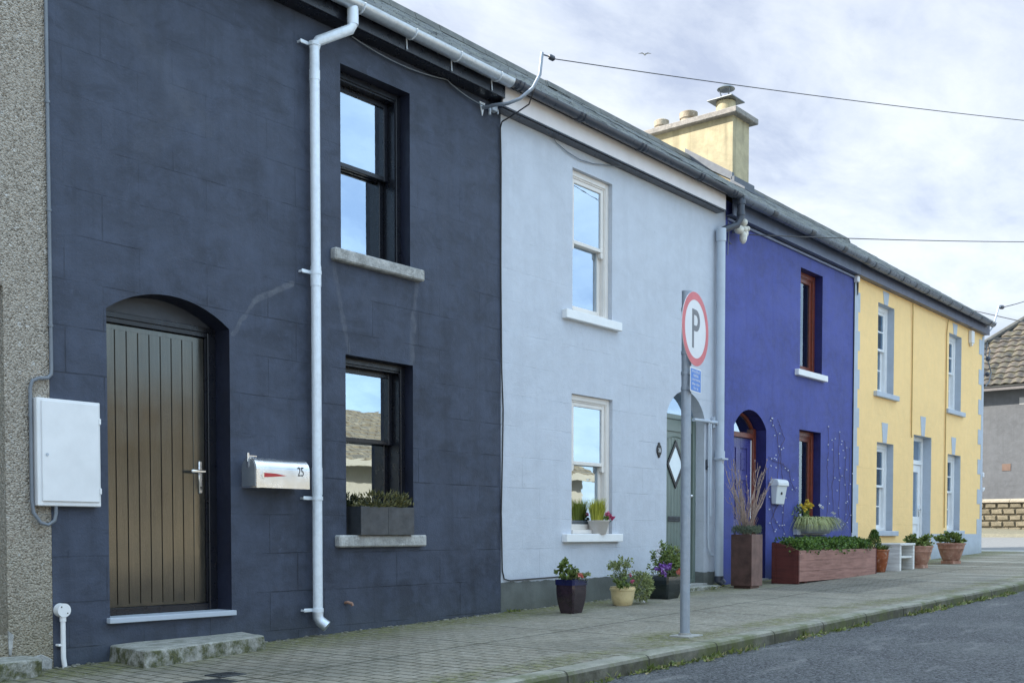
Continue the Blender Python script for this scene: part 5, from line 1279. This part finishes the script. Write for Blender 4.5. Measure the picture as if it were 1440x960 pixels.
def sag(a, b, s, n=24):
    a, b = Vector(a), Vector(b); return [a.lerp(b, i / n) - Vector((0, 0, s * 4 * (i / n) * (1 - i / n))) for i in range(n + 1)]
def wire(label, pts, r, mat=m_cable, name='overhead_wire', cat='wire'):
    b = MB(); b.tube(pts, r, 6); return tag(b.build(name, mat), label, cat)
A = Vector((8.31, -.662, 5.42)); Bq = Vector((15.12, -3.02, 6.35))
wire('long overhead wire running from the steel bracket past the chimney to the right edge', sag(A, A + (Bq - A) * 1.9, .10), .0045)
A = Vector((13.22, -.16, 4.90)); Bq = Vector((20.46, -1.66, 6.09))
wire('overhead wire leaving the white insulators at the top of the purple wall', sag(A, A + (Bq - A) * 1.8, .06), .0065)
A = Vector((35.03, 4.37, 8.14)); Bq = Vector((29.02, .53, 6.23))
wire('distant wire dropping to the right behind the end of the yellow roof', sag(A + (A - Bq) * 1.2, A + (Bq - A) * 2.2, .05), .012)
wire('thin cable looped from the grey fascia above the upper window', [(9.13, -.03, 5.06), (9.20, -.02, 5.03), (9.40, -.02, 4.985), (9.62, -.02, 4.965), (9.86, -.02, 4.985), (10.10, -.03, 5.03), (10.34, -.05, 5.07)], .005, m_gcable, 'wall_cable', 'cable')
wire('dark cable running down the join of the charcoal and pale grey walls', [(8.17, -.60, 5.26), (8.20, -.45, 5.02), (8.24, -.2, 4.98), (8.27, -.06, 4.97), (8.30, -.015, 4.93), (8.315, -.012, 4.6), (8.31, -.012, 3.6), (8.322, -.012, 2.6), (8.345, -.012, 2.2), (8.335, -.012, 1.8), (8.315, -.012, 1.2), (8.33, -.012, .62), (8.36, -.012, .535), (8.45, -.012, .515), (9.3, -.012, .53)], .007, m_cable, 'wall_cable', 'cable')
wire('thin cable under the charcoal house fascia', sag((6.35, -.03, 5.13), (7.5, -.03, 5.14), .05, 12) + sag((7.52, -.03, 5.14), (8.1, -.04, 5.06), .03, 8), .005, m_gcable, 'wall_cable', 'cable')
T = thing('insulator_cluster', (13.1, 0, 4.93), 'cluster of white ceramic insulators at the top left of the purple wall', 'insulator')
for c, r, sc in (((13.00, -.12, 4.93), .075, (1.2, .8, .8)), ((13.10, -.13, 4.95), .07, (1, .8, .7)), ((13.08, -.15, 5.03), .05, (1, 1, 1)), ((13.08, -.14, 4.84), .065, (.8, .8, 1.3)), ((13.16, -.13, 4.91), .05, (1, .8, 1.1)), ((13.18, -.15, 4.97), .035, (1, 1, 1))):
    b = MB(); b.sphere(c, r, 10, 8, sc=sc); b.build('insulator', m_weatherwhite, T)
b = MB(); b.tube([(13.05, 0, 4.93), (13.08, -.14, 4.94)], .02, 8); b.tube([(12.92, -.01, 5.03), (12.90, -.02, 4.9), (12.93, -.01, 4.78), (13.0, -.01, 4.76)], .007, 6); b.tube([(13.05, -.1, 4.98), (12.98, -.06, 5.03), (12.9, -.03, 4.95), (12.89, -.02, 4.6)], .006, 6); b.build('wiring', m_gcable, T)
T = thing('wall_fitting', (17.12, 0, 4.98), 'small white junction fitting at the top of the purple and yellow join', 'fitting')
b = MB(); b.box(17.06, 17.15, -.08, -.008, 4.98, 5.08, .012); b.build('junction_box', m_whiteplastic, T)
b = MB(); b.tube([(17.10, -.05, 4.98), (17.11, -.05, 4.90), (17.18, -.03, 4.80), (17.22, -.02, 4.95), (17.14, -.05, 5.0)], .008, 6); b.tube([(17.09, -.012, 4.98), (17.085, -.012, 1.0)], .009, 6); b.build('wiring', m_cable, T)
T = thing('cable_bracket', (24.05, -.1, 5.2), 'thin upright steel bracket with an insulator at the far end of the yellow roof', 'bracket')
b = MB(); b.tube([(24.05, -.05, 5.15), (24.15, -.12, 5.28), (24.20, -.2, 5.62), (24.22, -.2, 5.70), (24.36, -.2, 5.72)], .016, 8); b.build('arm', m_post, T)
b = MB(); b.tube([(24.36, -.2, 5.72), (24.41, -.2, 5.725), (24.52, -.2, 5.74), (24.55, -.2, 5.745)], [.02, .045, .045, .02], 10); b.build('insulator', m_upvc, T)
A = Vector((24.55, -.2, 5.745)); Bq = Vector((27.96, .27, 6.53))
wire('overhead wire leaving the upright bracket at the far end of the yellow roof', sag(A, A + (Bq - A) * 3, .06), .010)
b = [Vector((23.98, -.06, 4.98)), Vector((24.3, -.1, 5.06)), Vector((24.8, -.1, 5.13)), Vector((25.9, -.2, 5.29)), Vector((28.5, .2, 5.74)), Vector((33, 0, 6.3))]
wire('dark cable leaving the top corner of the yellow house toward the tiled roof', b, .014)
T = thing('wall_fitting', (24.0, -.02, 4.3), 'dark cable terminals on the far corner of the yellow house', 'fitting')
b = MB(); b.sphere((24.06, -.06, 4.62), .055, 10, 7); b.sphere((24.05, -.05, 4.30), .05, 10, 7); b.build('terminal', m_upvc, T)
b = MB(); b.tube([(24.06, -.06, 4.62), (24.12, -.08, 4.8), (24.03, -.05, 4.95), (24.0, -.03, 4.7), (24.10, -.07, 4.5), (24.22, -.08, 4.35), (24.12, -.07, 4.15), (24.02, -.03, 4.05)], .012, 6); b.build('wiring', m_gcable, T)
T = thing('wall_fitting', (24.02, -.03, 1.9), 'two small white vents on the far corner of the yellow house', 'fitting')
b = MB(); b.box(23.99, 24.07, -.02, .10, 2.16, 2.26, .01); b.build('vent_cover', m_whiteplastic, T); b = MB(); b.prism([(24.0, 1.86), (24.13, 1.92), (24.13, 1.95), (24.0, 1.95)], -.02, .12, 'y', .004); b.build('vent_cover', m_whiteplastic, T)

# ---- small covers in the pavement
for i, (x, y, w, d, lab) in enumerate(((3.93, -1.40, .26, .20, 'small dark iron cover in the pavement nearest the bottom edge'), (4.17, -1.22, .20, .17, 'small dark iron cover in the pavement just in front of the doorstep'))):
    b = MB(); zc = pz(x, y); b.box(x - w / 2, x + w / 2, y - d / 2, y + d / 2, zc - .02, zc + .006, .003)
    for k in range(5): b.box(x - w / 2 + .03, x + w / 2 - .03, y - d / 2 + .03 + k * .028, y - d / 2 + .04 + k * .028, zc + .006, zc + .009)
    tag(b.build('inspection_cover', simple('dark_iron', (.045, .05, .055), .6, .3, var=.3)), lab, 'cover', 'iron covers in the pavement')

# ---- a gull
T = thing('bird', (25.87, 9.55, 14.07), 'tiny gull gliding in the sky above the grey house', 'bird')
b = MB(); c = Vector((25.87, 9.55, 14.07)); u = Vector((.63, -.77, 0)); 
b.tube([c + Vector((-.16, -.1, 0)), c + Vector((-.05, -.03, .01)), c + Vector((.08, .05, .01)), c + Vector((.17, .1, .03))], [.012, .05, .045, .012], 8)
for s_ in (-1, 1):
    p1 = c + u * s_ * .18 + Vector((0, 0, .10)); p2 = c + u * s_ * .42 + Vector((0, 0, .05)); f = Vector((.10, .06, 0))
    b.add([c - f * .8, c + f * .8, p1 + f * .7, p1 - f * .6, p2 + f * .1, p2 - f * .3, c - f * .8 - Vector((0, 0, .012)), c + f * .8 - Vector((0, 0, .012)), p1 + f * .7 - Vector((0, 0, .01)), p1 - f * .6 - Vector((0, 0, .01))], [(0, 1, 2, 3), (3, 2, 4, 5), (6, 7, 8, 9), (8, 9, 5, 4)])
b.v = [tuple(c + (Vector(p) - c) * .42) for p in b.v]
b.build('gull_body', simple('gull_grey', (.30, .32, .36), .8), T)

# ---- weeds along the kerb and moss clumps at the wall foot
mb = MB(); mb.open = True
def tuft(x, y, z, s, n, leafy=True):
    for i in range(n):
        d = Vector((R.gauss(0, .6), R.gauss(0, .6) - .2, R.uniform(.15, .9))).normalized(); p = Vector((x + R.gauss(0, s * .8), y + R.gauss(0, s * .35), z))
        if leafy: mb.leaf(p, d, rv(), s * R.uniform(.5, 1.1), s * R.uniform(.2, .45), R.random())
        else: mb.blade([p, p + d * s * .6, p + d * s + Vector((0, 0, -s * .25))], .004, R.random())
x = 2.0
while x < 22:
    if mnoise.noise(Vector((x * .9, 1, 0))) > -.08:
        y = kerb(x) - .02 - abs(R.gauss(0, .02)); tuft(x, y, rz(x, y) + .004, R.uniform(.025, .075), R.randint(6, 22), R.random() < .7)
    x += R.uniform(.02, .14)
for i in range(46):
    x = R.uniform(8.3, 13.0); tuft(x, -.015, gz(x), R.uniform(.012, .03), R.randint(3, 9))
for c0 in ((12.45, -.06), (12.55, -.1), (8.45, -.03), (12.2, -.2)): 
    for k in range(4): tuft(c0[0] + R.gauss(0, .06), c0[1] - .01, gz(c0[0]), .05, 10)
tag(mb.build('weeds', m_weed), 'straggly weeds growing in the gutter along the kerb', 'weeds', kind='stuff')
mb = MB(); mb.open = False
for i in range(520):
    x = R.uniform(3.6, 12.8); y = -abs(R.gauss(0, .035)) - .005
    if 4.0 < x < 5.15: continue
    r = R.uniform(.004, .016); mb.sphere((x, y, pz(x, y) + r * .1), r, 5, 4, sc=(1.4, 1, .6), tone=R.random())
for i in range(260):
    x = R.uniform(4, 20); y = kerb(x) - abs(R.gauss(0, .08)) - .01; r = R.uniform(.003, .008); mb.sphere((x, y, rz(x, y) + r * .3), r, 5, 4, sc=(1.3, 1, .6), tone=R.random())
tag(mb.build('grit', leafmat('moss_and_grit', (.06, .065, .035), (.30, .29, .25))), 'loose grit and moss crumbs at the wall foot and gutter', 'grit', kind='stuff')
